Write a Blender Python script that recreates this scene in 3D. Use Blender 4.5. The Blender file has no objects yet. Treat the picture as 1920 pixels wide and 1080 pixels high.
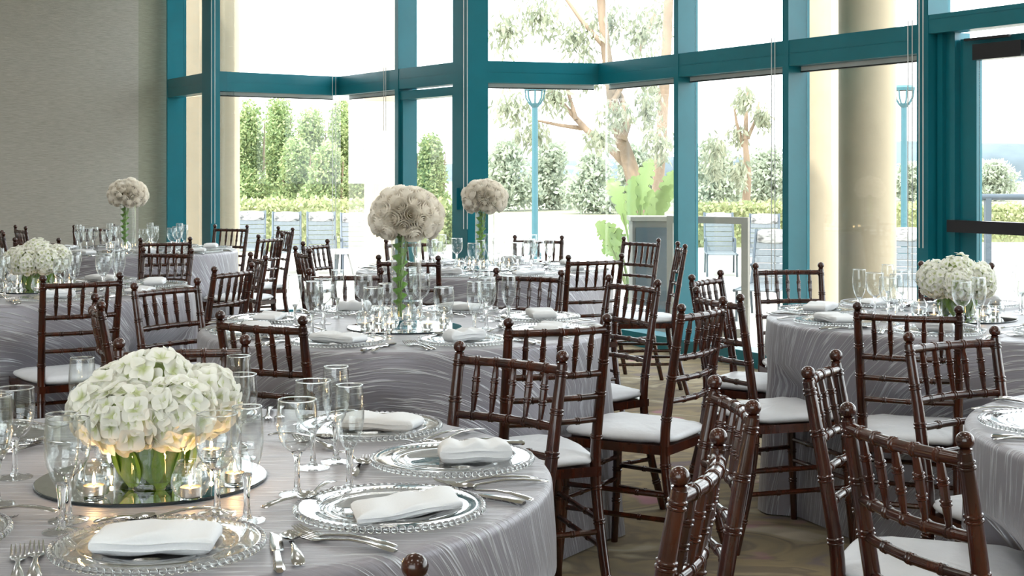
import bpy, math, random
from mathutils import Vector, Matrix

# ------------------------------------------------------------------ camera, sky, sun, exposure
scene = bpy.context.scene
col = scene.collection
FPX, HOR, EYE = 2621.6, 321.2, 1.352
cam_d = bpy.data.cameras.new('camera')
cam = bpy.data.objects.new('camera', cam_d)
col.objects.link(cam)
cam.location = (0, 0, EYE)
cam.rotation_euler = (math.pi / 2, 0, 0)
cam_d.sensor_width = 36
cam_d.lens = FPX / 1920 * 36
cam_d.shift_y = (HOR - 540) / 1920
cam_d.clip_start = 0.05
cam_d.clip_end = 600
scene.camera = cam

world = bpy.data.worlds.new('sky')
scene.world = world
world.use_nodes = True
wn = world.node_tree.nodes
wn['Background'].inputs[0].default_value = (0.925, 0.96, 1.0, 1)
wn['Background'].inputs[1].default_value = 3.6

sun_d = bpy.data.lights.new('sun', 'SUN')
sun_d.energy = 3.2
sun_d.angle = math.radians(2)
sun_d.color = (1.0, 0.95, 0.86)
sun = bpy.data.objects.new('sun', sun_d)
col.objects.link(sun)
sun.rotation_euler = (math.radians(38), 0, math.radians(-35))

scene.view_settings.view_transform = 'Standard'
scene.view_settings.look = 'None'
scene.view_settings.gamma = 1.0
scene.view_settings.use_curve_mapping = False
scene.view_settings.exposure = 0.72
scene.cycles.use_denoising = True
scene.cycles.max_bounces = 14
scene.cycles.transparent_max_bounces = 48
scene.cycles.transmission_bounces = 12
scene.cycles.caustics_reflective = False
scene.cycles.sample_clamp_indirect = 6.0

rnd = random.Random(7)
PI = math.pi
TAU = 2 * PI


# ------------------------------------------------------------------ materials
def mat_new(name):
    m = bpy.data.materials.new(name)
    m.use_nodes = True
    nt = m.node_tree
    for n in list(nt.nodes):
        nt.nodes.remove(n)
    out = nt.nodes.new('ShaderNodeOutputMaterial')
    return m, nt, out


def N(nt, kind, **kw):
    n = nt.nodes.new(kind)
    for k, v in kw.items():
        if k.startswith('i_'):
            key = k[2:].replace('_', ' ')
            n.inputs[key].default_value = v
        else:
            setattr(n, k, v)
    return n


def L(nt, a, ao, b, bi):
    nt.links.new(a.outputs[ao], b.inputs[bi])


def principled(name, colr, rough=0.5, metal=0.0, var=0.0, vscale=(6, 6, 6), bump=0.0, bscale=(40, 40, 40), coat=0.0, sheen=0.0,
               spec=0.5, coord='Object', detail=4.0, col2=None, subsurf=0.0):
    m, nt, out = mat_new(name)
    p = N(nt, 'ShaderNodeBsdfPrincipled')
    p.inputs['Base Color'].default_value = (*colr, 1)
    p.inputs['Roughness'].default_value = rough
    p.inputs['Metallic'].default_value = metal
    p.inputs['Coat Weight'].default_value = coat
    p.inputs['Coat Roughness'].default_value = 0.12
    p.inputs['Sheen Weight'].default_value = sheen
    p.inputs['Specular IOR Level'].default_value = spec
    if subsurf:
        p.inputs['Subsurface Weight'].default_value = subsurf
        p.inputs['Subsurface Radius'].default_value = (0.01, 0.008, 0.005)
    tc = N(nt, 'ShaderNodeTexCoord')
    if var or col2:
        mp = N(nt, 'ShaderNodeMapping')
        mp.inputs['Scale'].default_value = vscale
        L(nt, tc, coord, mp, 'Vector')
        no = N(nt, 'ShaderNodeTexNoise', i_Scale=1.0, i_Detail=detail, i_Roughness=0.6)
        L(nt, mp, 'Vector', no, 'Vector')
        mx = N(nt, 'ShaderNodeMix', data_type='RGBA')
        c2 = col2 or tuple(c * (1 - var) for c in colr)
        c1 = colr if col2 else tuple(min(1, c * (1 + var)) for c in colr)
        mx.inputs['A'].default_value = (*c1, 1)
        mx.inputs['B'].default_value = (*c2, 1)
        rp = N(nt, 'ShaderNodeValToRGB')
        rp.color_ramp.elements[0].position = 0.35
        rp.color_ramp.elements[1].position = 0.65
        L(nt, no, 'Fac', rp, 'Fac')
        L(nt, rp, 'Color', mx, 'Factor')
        L(nt, mx, 'Result', p, 'Base Color')
    if bump:
        mp2 = N(nt, 'ShaderNodeMapping')
        mp2.inputs['Scale'].default_value = bscale
        L(nt, tc, coord, mp2, 'Vector')
        n2 = N(nt, 'ShaderNodeTexNoise', i_Scale=1.0, i_Detail=3.0)
        L(nt, mp2, 'Vector', n2, 'Vector')
        b = N(nt, 'ShaderNodeBump', i_Strength=bump, i_Distance=0.01)
        L(nt, n2, 'Fac', b, 'Height')
        L(nt, b, 'Normal', p, 'Normal')
    L(nt, p, 'BSDF', out, 'Surface')
    return m


def thin_glass(name, tint=(1, 1, 1), ior=1.5, boost=1.0, rough=0.0):
    m, nt, out = mat_new(name)
    tr = N(nt, 'ShaderNodeBsdfTransparent')
    tr.inputs['Color'].default_value = (*tint, 1)
    gl = N(nt, 'ShaderNodeBsdfGlossy')
    gl.inputs['Roughness'].default_value = rough
    fr = N(nt, 'ShaderNodeLayerWeight')      # Schlick reflectance of both faces of the wall
    pw = N(nt, 'ShaderNodeMath', operation='POWER')
    pw.inputs[1].default_value = 3.0
    L(nt, fr, 'Facing', pw, 0)
    f0 = ((ior - 1) / (ior + 1)) ** 2 * boost
    ml = N(nt, 'ShaderNodeMath', operation='MULTIPLY_ADD', use_clamp=True)
    ml.inputs[1].default_value = 0.85 - f0
    ml.inputs[2].default_value = f0
    L(nt, pw, 'Value', ml, 0)
    mx = N(nt, 'ShaderNodeMixShader')
    L(nt, ml, 'Value', mx, 'Fac')
    L(nt, tr, 'BSDF', mx, 1)
    L(nt, gl, 'BSDF', mx, 2)
    L(nt, mx, 'Shader', out, 'Surface')
    return m


def clear_glass(name, tint=(1, 1, 1), ior=1.45):
    m, nt, out = mat_new(name)
    p = N(nt, 'ShaderNodeBsdfPrincipled')
    p.inputs['Base Color'].default_value = (*tint, 1)
    p.inputs['Roughness'].default_value = 0.0
    p.inputs['Transmission Weight'].default_value = 1.0
    p.inputs['IOR'].default_value = ior
    L(nt, p, 'BSDF', out, 'Surface')
    return m


def leaf_mat(name, c1, c2, trans=0.4, rough=0.5):
    m, nt, out = mat_new(name)
    g = N(nt, 'ShaderNodeNewGeometry')
    mx = N(nt, 'ShaderNodeMix', data_type='RGBA')
    mx.inputs['A'].default_value = (*c1, 1)
    mx.inputs['B'].default_value = (*c2, 1)
    L(nt, g, 'Random Per Island', mx, 'Factor')
    p = N(nt, 'ShaderNodeBsdfPrincipled', i_Roughness=rough)
    L(nt, mx, 'Result', p, 'Base Color')
    t = N(nt, 'ShaderNodeBsdfTranslucent')
    L(nt, mx, 'Result', t, 'Color')
    ms = N(nt, 'ShaderNodeMixShader')
    ms.inputs[0].default_value = trans
    L(nt, p, 'BSDF', ms, 1)
    L(nt, t, 'BSDF', ms, 2)
    L(nt, ms, 'Shader', out, 'Surface')
    return m


def petal_mat(name, base, tip, trans=0.35):
    """petals: greenish at the base, white outside, along the petal's own length (uv.y)"""
    m, nt, out = mat_new(name)
    uv = N(nt, 'ShaderNodeUVMap')
    sp = N(nt, 'ShaderNodeSeparateXYZ')
    L(nt, uv, 'UV', sp, 'Vector')
    rp = N(nt, 'ShaderNodeValToRGB')
    rp.color_ramp.elements[0].position = 0.0
    rp.color_ramp.elements[0].color = (*base, 1)
    rp.color_ramp.elements[1].position = 0.42
    rp.color_ramp.elements[1].color = (*tip, 1)
    L(nt, sp, 'Y', rp, 'Fac')
    p = N(nt, 'ShaderNodeBsdfPrincipled', i_Roughness=0.55)
    p.inputs['Specular IOR Level'].default_value = 0.25
    L(nt, rp, 'Color', p, 'Base Color')
    t = N(nt, 'ShaderNodeBsdfTranslucent')
    L(nt, rp, 'Color', t, 'Color')
    ms = N(nt, 'ShaderNodeMixShader')
    ms.inputs[0].default_value = trans
    L(nt, p, 'BSDF', ms, 1)
    L(nt, t, 'BSDF', ms, 2)
    L(nt, ms, 'Shader', out, 'Surface')
    return m


def emit_mat(name, colr, s):
    m, nt, out = mat_new(name)
    e = N(nt, 'ShaderNodeEmission')
    e.inputs['Color'].default_value = (*colr, 1)
    e.inputs['Strength'].default_value = s
    L(nt, e, 'Emission', out, 'Surface')
    return m


def cloth_mat():
    m, nt, out = mat_new('crinkled_taffeta')
    uv = N(nt, 'ShaderNodeUVMap')
    # slow wander of the pleats
    wob = N(nt, 'ShaderNodeTexNoise', i_Scale=2.6, i_Detail=2.0)
    L(nt, uv, 'UV', wob, 'Vector')
    vm = N(nt, 'ShaderNodeVectorMath', operation='MULTIPLY_ADD')
    vm.inputs[1].default_value = (0.0, 0.06, 0.0)
    L(nt, wob, 'Color', vm, 0)
    L(nt, uv, 'UV', vm, 2)
    mp = N(nt, 'ShaderNodeMapping')
    mp.inputs['Scale'].default_value = (1.7, 46, 1)
    L(nt, vm, 'Vector', mp, 'Vector')
    n1 = N(nt, 'ShaderNodeTexNoise', i_Scale=1.0, i_Detail=2.0, i_Roughness=0.55)
    L(nt, mp, 'Vector', n1, 'Vector')
    # thin ridges where the noise passes its middle
    sub = N(nt, 'ShaderNodeMath', operation='SUBTRACT')
    sub.inputs[1].default_value = 0.5
    L(nt, n1, 'Fac', sub, 0)
    ab = N(nt, 'ShaderNodeMath', operation='ABSOLUTE')
    L(nt, sub, 'Value', ab, 0)
    rg = N(nt, 'ShaderNodeMapRange')
    rg.inputs['From Min'].default_value = 0.0
    rg.inputs['From Max'].default_value = 0.03
    rg.inputs['To Min'].default_value = 1.0
    rg.inputs['To Max'].default_value = 0.0
    L(nt, ab, 'Value', rg, 'Value')
    mp3 = N(nt, 'ShaderNodeMapping')
    mp3.inputs['Scale'].default_value = (7, 170, 1)
    L(nt, vm, 'Vector', mp3, 'Vector')
    n3 = N(nt, 'ShaderNodeTexNoise', i_Scale=1.0, i_Detail=3.0)
    L(nt, mp3, 'Vector', n3, 'Vector')
    ad = N(nt, 'ShaderNodeMath', operation='MULTIPLY_ADD')
    ad.inputs[1].default_value = 0.6
    L(nt, n3, 'Fac', ad, 0)
    L(nt, rg, 'Result', ad, 2)
    bp = N(nt, 'ShaderNodeBump', i_Strength=0.55, i_Distance=0.004)
    L(nt, ad, 'Value', bp, 'Height')
    mx = N(nt, 'ShaderNodeMix', data_type='RGBA')
    mx.inputs['A'].default_value = (0.27, 0.257, 0.29, 1)
    mx.inputs['B'].default_value = (0.75, 0.78, 0.82, 1)  # ridges painted paler, standing in for light caught on the crinkles
    ml = N(nt, 'ShaderNodeMath', operation='MULTIPLY')
    ml.inputs[1].default_value = 0.6
    L(nt, rg, 'Result', ml, 0)
    L(nt, ml, 'Value', mx, 'Factor')
    p = N(nt, 'ShaderNodeBsdfPrincipled', i_Roughness=0.38)
    p.inputs['Metallic'].default_value = 0.25
    p.inputs['Specular IOR Level'].default_value = 0.6
    p.inputs['Sheen Weight'].default_value = 0.25
    L(nt, mx, 'Result', p, 'Base Color')
    L(nt, bp, 'Normal', p, 'Normal')
    L(nt, p, 'BSDF', out, 'Surface')
    return m


def carpet_mat():
    m, nt, out = mat_new('patterned_carpet')
    tc = N(nt, 'ShaderNodeTexCoord')
    mp = N(nt, 'ShaderNodeMapping')
    mp.inputs['Scale'].default_value = (2.2, 3.6, 1)
    mp.inputs['Rotation'].default_value = (0, 0, 0.5)
    L(nt, tc, 'Object', mp, 'Vector')
    n1 = N(nt, 'ShaderNodeTexNoise', i_Scale=1.0, i_Detail=3.0, i_Roughness=0.45)
    n1.inputs['Distortion'].default_value = 0.9
    L(nt, mp, 'Vector', n1, 'Vector')
    rp = N(nt, 'ShaderNodeValToRGB')
    cr = rp.color_ramp
    cr.interpolation = 'EASE'
    pts = [(0.28, (0.10, 0.055, 0.075)), (0.38, (0.17, 0.12, 0.045)), (0.48, (0.24, 0.17, 0.065)), (0.55, (0.13, 0.085, 0.032)),
           (0.62, (0.30, 0.235, 0.12)), (0.72, (0.45, 0.38, 0.27))]
    while len(cr.elements) < len(pts):
        cr.elements.new(0.5)
    for e, (p_, c_) in zip(cr.elements, pts):
        e.position = p_
        e.color = (*c_, 1)
    L(nt, n1, 'Fac', rp, 'Fac')
    mp2 = N(nt, 'ShaderNodeMapping')
    mp2.inputs['Scale'].default_value = (1.4, 1.4, 1)
    mp2.inputs['Location'].default_value = (3.1, 5.7, 0)
    L(nt, tc, 'Object', mp2, 'Vector')
    n2 = N(nt, 'ShaderNodeTexNoise', i_Scale=2.0, i_Detail=2.0)
    L(nt, mp2, 'Vector', n2, 'Vector')
    r2 = N(nt, 'ShaderNodeValToRGB')
    r2.color_ramp.elements[0].position = 0.64
    r2.color_ramp.elements[1].position = 0.70
    L(nt, n2, 'Fac', r2, 'Fac')
    mx = N(nt, 'ShaderNodeMix', data_type='RGBA')
    mx.inputs['B'].default_value = (0.38, 0.12, 0.20, 1)
    ml = N(nt, 'ShaderNodeMath', operation='MULTIPLY')
    ml.inputs[1].default_value = 0.7
    L(nt, r2, 'Color', ml, 0)
    L(nt, ml, 'Value', mx, 'Factor')
    L(nt, rp, 'Color', mx, 'A')
    n3 = N(nt, 'ShaderNodeTexNoise', i_Scale=420.0, i_Detail=2.0)
    L(nt, tc, 'Object', n3, 'Vector')
    bp = N(nt, 'ShaderNodeBump', i_Strength=0.6, i_Distance=0.006)
    L(nt, n3, 'Fac', bp, 'Height')
    p = N(nt, 'ShaderNodeBsdfPrincipled', i_Roughness=0.95)
    p.inputs['Sheen Weight'].default_value = 0.2
    L(nt, mx, 'Result', p, 'Base Color')
    L(nt, bp, 'Normal', p, 'Normal')
    L(nt, p, 'BSDF', out, 'Surface')
    return m


M = {}
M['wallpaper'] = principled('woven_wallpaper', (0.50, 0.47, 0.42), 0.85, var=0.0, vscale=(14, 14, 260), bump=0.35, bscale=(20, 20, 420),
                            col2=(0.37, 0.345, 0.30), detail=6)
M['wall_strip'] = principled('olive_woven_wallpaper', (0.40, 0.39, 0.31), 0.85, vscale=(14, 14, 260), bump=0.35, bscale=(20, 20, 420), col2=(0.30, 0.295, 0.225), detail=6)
M['ceiling'] = principled('ceiling_paint', (0.87, 0.865, 0.85), 0.9, bump=0.1, bscale=(60, 60, 60))
M['carpet'] = carpet_mat()
M['teal'] = principled('teal_painted_metal', (0.003, 0.16, 0.21), 0.3, var=0.06, vscale=(3, 3, 3), bump=0.03, bscale=(30, 30, 30))
M['teal_light'] = principled('lamp_teal_paint', (0.035, 0.115, 0.14), 0.4, var=0.06)
M['pane'] = thin_glass('window_glass', (0.965, 0.985, 0.98), 1.45, 0.75)
M['white_trim'] = principled('white_shade_rail', (0.8, 0.8, 0.79), 0.5, var=0.03)
M['dark_rail'] = principled('dark_rail', (0.02, 0.02, 0.022), 0.4, var=0.05)
M['chain'] = principled('bead_chain', (0.75, 0.75, 0.74), 0.35, var=0.05)
M['wood'] = principled('mahogany_varnish', (0.060, 0.0130, 0.0048), 0.22, var=0.0, vscale=(30, 30, 5), coat=0.35, bump=0.06, bscale=(90, 90, 12),
                       col2=(0.020, 0.0055, 0.0035))
M['cushion'] = principled('ivory_satin', (0.69, 0.71, 0.755), 0.45, var=0.05, vscale=(5, 5, 5), bump=0.35, bscale=(26, 26, 26), sheen=0.3)
M['cloth'] = cloth_mat()
M['napkin'] = principled('white_linen', (0.78, 0.795, 0.815), 0.75, bump=0.12, bscale=(300, 300, 300), var=0.02)
M['steel'] = principled('polished_steel', (0.62, 0.62, 0.62), 0.14, 1.0, var=0.04, vscale=(40, 40, 40))
M['glass_thin'] = thin_glass('blown_glass', (0.975, 0.985, 0.985), 1.5, 1.25, 0.01)
M['glass_plate'] = thin_glass('pressed_glass', (0.95, 0.96, 0.955), 1.52, 1.7, 0.03)
M['glass'] = clear_glass('solid_glass', (0.985, 0.995, 0.995))
M['mirror'] = principled('mirror_silver', (0.88, 0.9, 0.9), 0.02, 1.0, var=0.01)
M['mirror_edge'] = principled('mirror_edge', (0.02, 0.03, 0.035), 0.2, var=0.05)
M['hyd_petal'] = petal_mat('hydrangea_petal', (0.58, 0.64, 0.30), (0.95, 0.945, 0.89))
M['hyd_core'] = principled('hydrangea_core', (0.36, 0.44, 0.16), 0.8, var=0.2, vscale=(60, 60, 60))
M['rose_petal'] = petal_mat('rose_petal', (0.95, 0.85, 0.64), (0.99, 0.94, 0.85), 0.2)
M['rose_core'] = principled('rose_core', (0.30, 0.30, 0.12), 0.8, var=0.2, vscale=(60, 60, 60))
M['leaf'] = leaf_mat('vase_leaf', (0.10, 0.24, 0.02), (0.20, 0.36, 0.05), 0.35, 0.35)
M['leaf_bright'] = leaf_mat('coiled_leaf', (0.20, 0.48, 0.06), (0.36, 0.62, 0.12), 0.4, 0.35)
M['stem'] = principled('flower_stem', (0.16, 0.28, 0.06), 0.5, var=0.15)
M['wax'] = principled('candle_wax', (0.86, 0.72, 0.52), 0.45, var=0.03, subsurf=0.3)
M['tin'] = principled('tealight_tin', (0.75, 0.74, 0.72), 0.25, 1.0, var=0.03)
M['flame'] = emit_mat('candle_flame', (1.0, 0.62, 0.25), 30)
M['stucco'] = principled('beige_stucco', (0.50, 0.405, 0.285), 0.9, var=0.05, vscale=(3, 3, 3), bump=0.06, bscale=(60, 60, 60))
M['paving'] = principled('pale_paving', (0.45, 0.42, 0.37), 0.9, var=0.06, vscale=(0.6, 0.6, 1), bump=0.1, bscale=(20, 20, 20))
M['lawn'] = principled('dry_lawn', (0.22, 0.22, 0.15), 0.95, var=0.15, vscale=(0.3, 0.3, 1))
M['bush'] = leaf_mat('bush_leaves', (0.17, 0.26, 0.10), (0.42, 0.47, 0.22), 0.35)
M['hedge'] = leaf_mat('hedge_leaves', (0.22, 0.27, 0.12), (0.46, 0.47, 0.25), 0.3)
M['euc'] = leaf_mat('eucalyptus_leaves', (0.17, 0.195, 0.13), (0.38, 0.39, 0.28), 0.35)
M['hazed_leaf'] = leaf_mat('haze_painted_leaves', (0.34, 0.39, 0.31), (0.55, 0.58, 0.46), 0.4)  # distance haze painted into the leaf colours
M['bark'] = principled('pale_bark', (0.25, 0.18, 0.125), 0.9, var=0.25, vscale=(3, 3, 1), bump=0.4, bscale=(12, 12, 3))
M['banana'] = leaf_mat('broad_leaf', (0.19, 0.29, 0.10), (0.34, 0.43, 0.19), 0.4, 0.4)
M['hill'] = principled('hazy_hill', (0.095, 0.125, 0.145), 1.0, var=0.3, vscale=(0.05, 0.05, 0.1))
M['alu'] = principled('beige_aluminium', (0.24, 0.23, 0.20), 0.45, 0.2, var=0.04)
M['sling'] = principled('pale_sling_mesh', (0.12, 0.14, 0.155), 0.7, var=0.1, vscale=(40, 40, 40))
M['grey_metal'] = principled('grey_metal', (0.06, 0.08, 0.10), 0.45, 0.3, var=0.05)
M['zebra'] = principled('zebra_print', (0.75, 0.74, 0.72), 0.8, vscale=(10, 10, 34), col2=(0.12, 0.12, 0.12), detail=1)
M['cabinet'] = principled('grey_cabinet', (0.15, 0.145, 0.13), 0.6, var=0.06)
M['black'] = principled('black_enamel', (0.012, 0.012, 0.016), 0.3, var=0.05)
M['frost'] = principled('frosted_lamp_glass', (0.85, 0.85, 0.82), 0.4, var=0.02)
M['white_metal'] = principled('white_painted_metal', (0.8, 0.8, 0.78), 0.4, var=0.02)
M['fill_lamp_glow'] = emit_mat('fill_lamp_diffuser', (1.0, 0.98, 0.95), 9.0)  # glow of the added ceiling fill lamps


# ------------------------------------------------------------------ mesh helpers
class MB:
    def __init__(s):
        s.v, s.f, s.uv = [], [], None

    def add(s, verts, faces):
        o = len(s.v)
        s.v += [tuple(p) for p in verts]
        s.f += [tuple(i + o for i in fc) for fc in faces]
        return s

    def box(s, x0, x1, y0, y1, z0, z1):
        return s.add([(x0, y0, z0), (x1, y0, z0), (x1, y1, z0), (x0, y1, z0), (x0, y0, z1), (x1, y0, z1), (x1, y1, z1), (x0, y1, z1)],
                     [(0, 3, 2, 1), (4, 5, 6, 7), (0, 1, 5, 4), (1, 2, 6, 5), (2, 3, 7, 6), (3, 0, 4, 7)])

    def prism(s, poly, z0, z1):
        n = len(poly)
        a = sum(poly[i][0] * poly[(i + 1) % n][1] - poly[(i + 1) % n][0] * poly[i][1] for i in range(n))
        if a < 0:
            poly = poly[::-1]
        vs = [(x, y, z0) for x, y in poly] + [(x, y, z1) for x, y in poly]
        fs = [tuple(range(n - 1, -1, -1)), tuple(range(n, 2 * n))]
        fs += [(i, (i + 1) % n, (i + 1) % n + n, i + n) for i in range(n)]
        return s.add(vs, fs)

    def lathe(s, prof, seg=24, mod=None, cx=0, cy=0):
        vs, fs, idx = [], [], []
        for r, z in prof:
            if r < 1e-6:
                idx.append([len(vs)])
                vs.append((cx, cy, z))
            else:
                row = []
                for k in range(seg):
                    a = TAU * k / seg
                    rr = r * (mod(a, z) if mod else 1)
                    row.append(len(vs))
                    vs.append((cx + rr * math.cos(a), cy + rr * math.sin(a), z))
                idx.append(row)
        for a, b in zip(idx, idx[1:]):
            for k in range(seg):
                k2 = (k + 1) % seg
                if len(a) == 1 and len(b) == 1:
                    continue
                if len(a) == 1:
                    fs.append((a[0], b[k2], b[k]))
                elif len(b) == 1:
                    fs.append((a[k], a[k2], b[0]))
                else:
                    fs.append((a[k], a[k2], b[k2], b[k]))
        return s.add(vs, fs)

    def tube(s, path, radii, seg=10, cap=True):
        P = [Vector(p) for p in path]
        n = len(P)
        if not hasattr(radii, '__len__'):
            radii = [radii] * n
        vs, fs = [], []
        t0 = (P[1] - P[0]).normalized()
        ref = Vector((0, 0, 1)) if abs(t0.z) < 0.9 else Vector((1, 0, 0))
        u = t0.cross(ref).normalized()
        for i, p in enumerate(P):
            t = (P[min(i + 1, n - 1)] - P[max(i - 1, 0)]).normalized()
            u = (u - t * u.dot(t)).normalized()
            w = t.cross(u)
            for k in range(seg):
                a = TAU * k / seg
                vs.append(p + (u * math.cos(a) + w * math.sin(a)) * radii[i])
        for i in range(n - 1):
            for k in range(seg):
                k2 = (k + 1) % seg
                fs.append((i * seg + k, i * seg + k2, (i + 1) * seg + k2, (i + 1) * seg + k))
        if cap:
            fs.append(tuple(range(seg - 1, -1, -1)))
            fs.append(tuple(range((n - 1) * seg, n * seg)))
        return s.add(vs, fs)

    def grid(s, fn, nu, nv, closed_u=False):
        vs = [fn(i / nu, j / nv) for j in range(nv + 1) for i in range(nu + (0 if closed_u else 1))]
        w = nu if closed_u else nu + 1
        fs = []
        for j in range(nv):
            for i in range(nu):
                i2 = (i + 1) % w
                fs.append((j * w + i, j * w + i2, (j + 1) * w + i2, (j + 1) * w + i))
        return s.add(vs, fs)

    def data(s, name, mat, smooth=True, angle=None):
        me = bpy.data.meshes.new(name)
        me.from_pydata(s.v, [], s.f)
        me.materials.append(mat)
        if s.uv:
            ul = me.uv_layers.new(name='UVMap')
            buf = [0.0] * (2 * len(me.loops))
            for i, lp in enumerate(me.loops):
                buf[2 * i], buf[2 * i + 1] = s.uv[lp.vertex_index]
            ul.data.foreach_set('uv', buf)
        if smooth:
            me.polygons.foreach_set('use_smooth', [True] * len(me.polygons))
            if angle:
                me.set_sharp_from_angle(angle=math.radians(angle))
        me.update()
        return me

    def obj(s, name, mat, parent=None, smooth=True, angle=40, loc=None):
        return put(name, s.data(name, mat, smooth, angle), parent, loc)


def put(name, me, parent=None, loc=None, rot=None, scale=None):
    o = bpy.data.objects.new(name, me)
    col.objects.link(o)
    if parent is not None:
        o.parent = parent
    if loc is not None:
        o.location = loc
    if rot is not None:
        o.rotation_euler = rot
    if scale is not None:
        o.scale = scale
    return o


def empty(name, loc=(0, 0, 0), rz=0):
    o = put(name, None, None, loc, (0, 0, rz))
    o.empty_display_size = 0.05
    return o


def tag(o, label, cat, group=None, kind=None):
    o['label'] = label
    o['category'] = cat
    if group:
        o['group'] = group
    if kind:
        o['kind'] = kind
    return o


def struct(o, label=None):
    o['kind'] = 'structure'
    if label:
        o['label'] = label
    return o


def copy_tree(o, parent=None):
    c = o.copy()
    col.objects.link(c)
    c.parent = parent
    for ch in o.children:
        copy_tree(ch, c)
    return c


def at(px, py, h):
    """the point at height h that the photograph shows at this pixel"""
    y = FPX * (EYE - h) / (py - HOR)
    return ((px - 960) * y / FPX, y)


def in_view(x, y, z, m=60):
    if y < 0.6:
        return False
    px = 960 + FPX * x / y
    py = HOR + FPX * (EYE - z) / y
    return -m < px < 1920 + m and -m < py < 1080 + m


# ------------------------------------------------------------------ the room
TOP, CEIL = 3.75, 3.8
V = [(-3.276, 13.27), (-2.59, 12.13), (-1.592, 12.84), (-0.347, 10.96), (0.697, 11.27), (2.407, 8.28)]
d5 = Vector((V[5][0] - V[4][0], V[5][1] - V[4][1])).normalized()
VEND = (V[5][0] + d5.x * 9.2, V[5][1] + d5.y * 9.2)
WL0 = (V[0][0] - 0.86 * 3.1, V[0][1] - 0.51 * 3.1)

floor_poly = [(-6.1, -3.6), (VEND[0], -3.6), VEND, V[5], V[4], V[3], V[2], V[1], V[0], WL0, (-6.1, WL0[1])]
mb = MB().prism(floor_poly, -0.12, 0.0)
struct(mb.obj('floor', M['carpet'], smooth=False))
mb = MB().prism(floor_poly, CEIL, CEIL + 0.2)
struct(mb.obj('ceiling', M['ceiling'], smooth=False))


def slab(p0, p1, thick, z0, z1, out=1):
    a, b = Vector(p0), Vector(p1)
    d = (b - a).normalized()
    n = Vector((-d.y, d.x)) * out
    return [tuple(a), tuple(b), tuple(b + n * thick), tuple(a + n * thick)]


# wallpapered wall: the main panel stands a little proud of the strip beside the window
dw = Vector((V[0][0] - WL0[0], V[0][1] - WL0[1]))
lw = dw.length
dw.normalize()
nw = Vector((-dw.y, dw.x))           # outward
a = Vector(WL0)
b = a + dw * (lw - 0.27)
wl = MB().prism([tuple(a), tuple(b), tuple(b + nw * 0.3), tuple(a + nw * 0.3)], 0, CEIL).obj('wall_back_left', M['wallpaper'], smooth=False)
struct(wl)
c = Vector(V[0]) + nw * 0.07 + dw * 0.03
b2 = b + nw * 0.07
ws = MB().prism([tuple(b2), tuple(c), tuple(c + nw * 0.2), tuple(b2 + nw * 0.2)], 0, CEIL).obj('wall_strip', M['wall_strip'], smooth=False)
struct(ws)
struct(MB().prism([(-6.1, -3.6), (-6.1, WL0[1]), (-6.4, WL0[1]), (-6.4, -3.6)], 0, CEIL).obj('wall_left', M['wallpaper'], smooth=False))
struct(MB().prism([(VEND[0], -3.6), VEND, (VEND[0] + 0.3, VEND[1]), (VEND[0] + 0.3, -3.6)], 0, CEIL).obj('wall_right', M['wallpaper'], smooth=False))

# glazing: deep teal fins and transoms, front faces on the lines V0..V5
FIN_D, GLASS_D = 0.18, 0.15
TR0, TR1 = 2.05, 2.222
win_no = [0]


def oriented(p0, p1):
    a, b = Vector(p0), Vector(p1)
    d = (b - a).normalized()
    n = Vector((-d.y, d.x))          # away from the room (lines run left to right)
    return a, b, d, n


def bar(a, d, n, t0, t1, e0, e1, z0, z1):
    pts = [a + d * t0 + n * e0, a + d * t1 + n * e0, a + d * t1 + n * e1, a + d * t0 + n * e1]
    return MB().prism([tuple(p) for p in pts], z0, z1)


def window(p0, p1, fins, g0=0.0, g1=0.0, tr=(TR0, TR1), label=None):
    """p0-p1: front line; fins: (t, width) along it; g0/g1: how far the glass runs past the ends"""
    win_no[0] += 1
    a, b, d, n = oriented(p0, p1)
    ln = (b - a).length
    w = empty('window_%d' % win_no[0], (a.x, a.y, 0))
    struct(w, label)
    o = Vector((0, 0))
    kw = dict(smooth=False)
    bar(o, d, n, 0, ln, 0, FIN_D * 0.7, *tr).obj('transom', M['teal'], w, **kw)
    bar(o, d, n, 0, ln, -0.002, 0.004, tr[0] + 0.083, tr[0] + 0.087).obj('transom_groove', M['teal'], w, **kw)
    bar(o, d, n, 0, ln, 0, FIN_D, TOP - 0.12, CEIL).obj('head_rail', M['teal'], w, **kw)
    bar(o, d, n, 0, ln, 0, FIN_D, 0.0, 0.11).obj('sill', M['teal'], w, **kw)
    for t, wd in fins:
        bar(o, d, n, t, t + wd, -0.004, FIN_D, 0, TOP).obj('mullion', M['teal'], w, **kw)
    cuts = [(-g0, None)] + [(t, t + wd) for t, wd in fins] + [(ln + g1, None)]
    edges = []
    prev = -g0
    for t, wd in sorted(fins):
        if t - prev > 0.08:
            edges.append((prev, t))
        prev = t + wd
    if ln + g1 - prev > 0.08:
        edges.append((prev, ln + g1))
    for t0, t1 in edges:
        for z0, z1 in ((0.11, tr[0]), (tr[1], TOP - 0.12)):
            bar(o, d, n, t0, t1, GLASS_D, GLASS_D + 0.008, z0, z1).obj('pane', M['pane'], w, **kw)
    return w, edges, (a, d, n)


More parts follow.
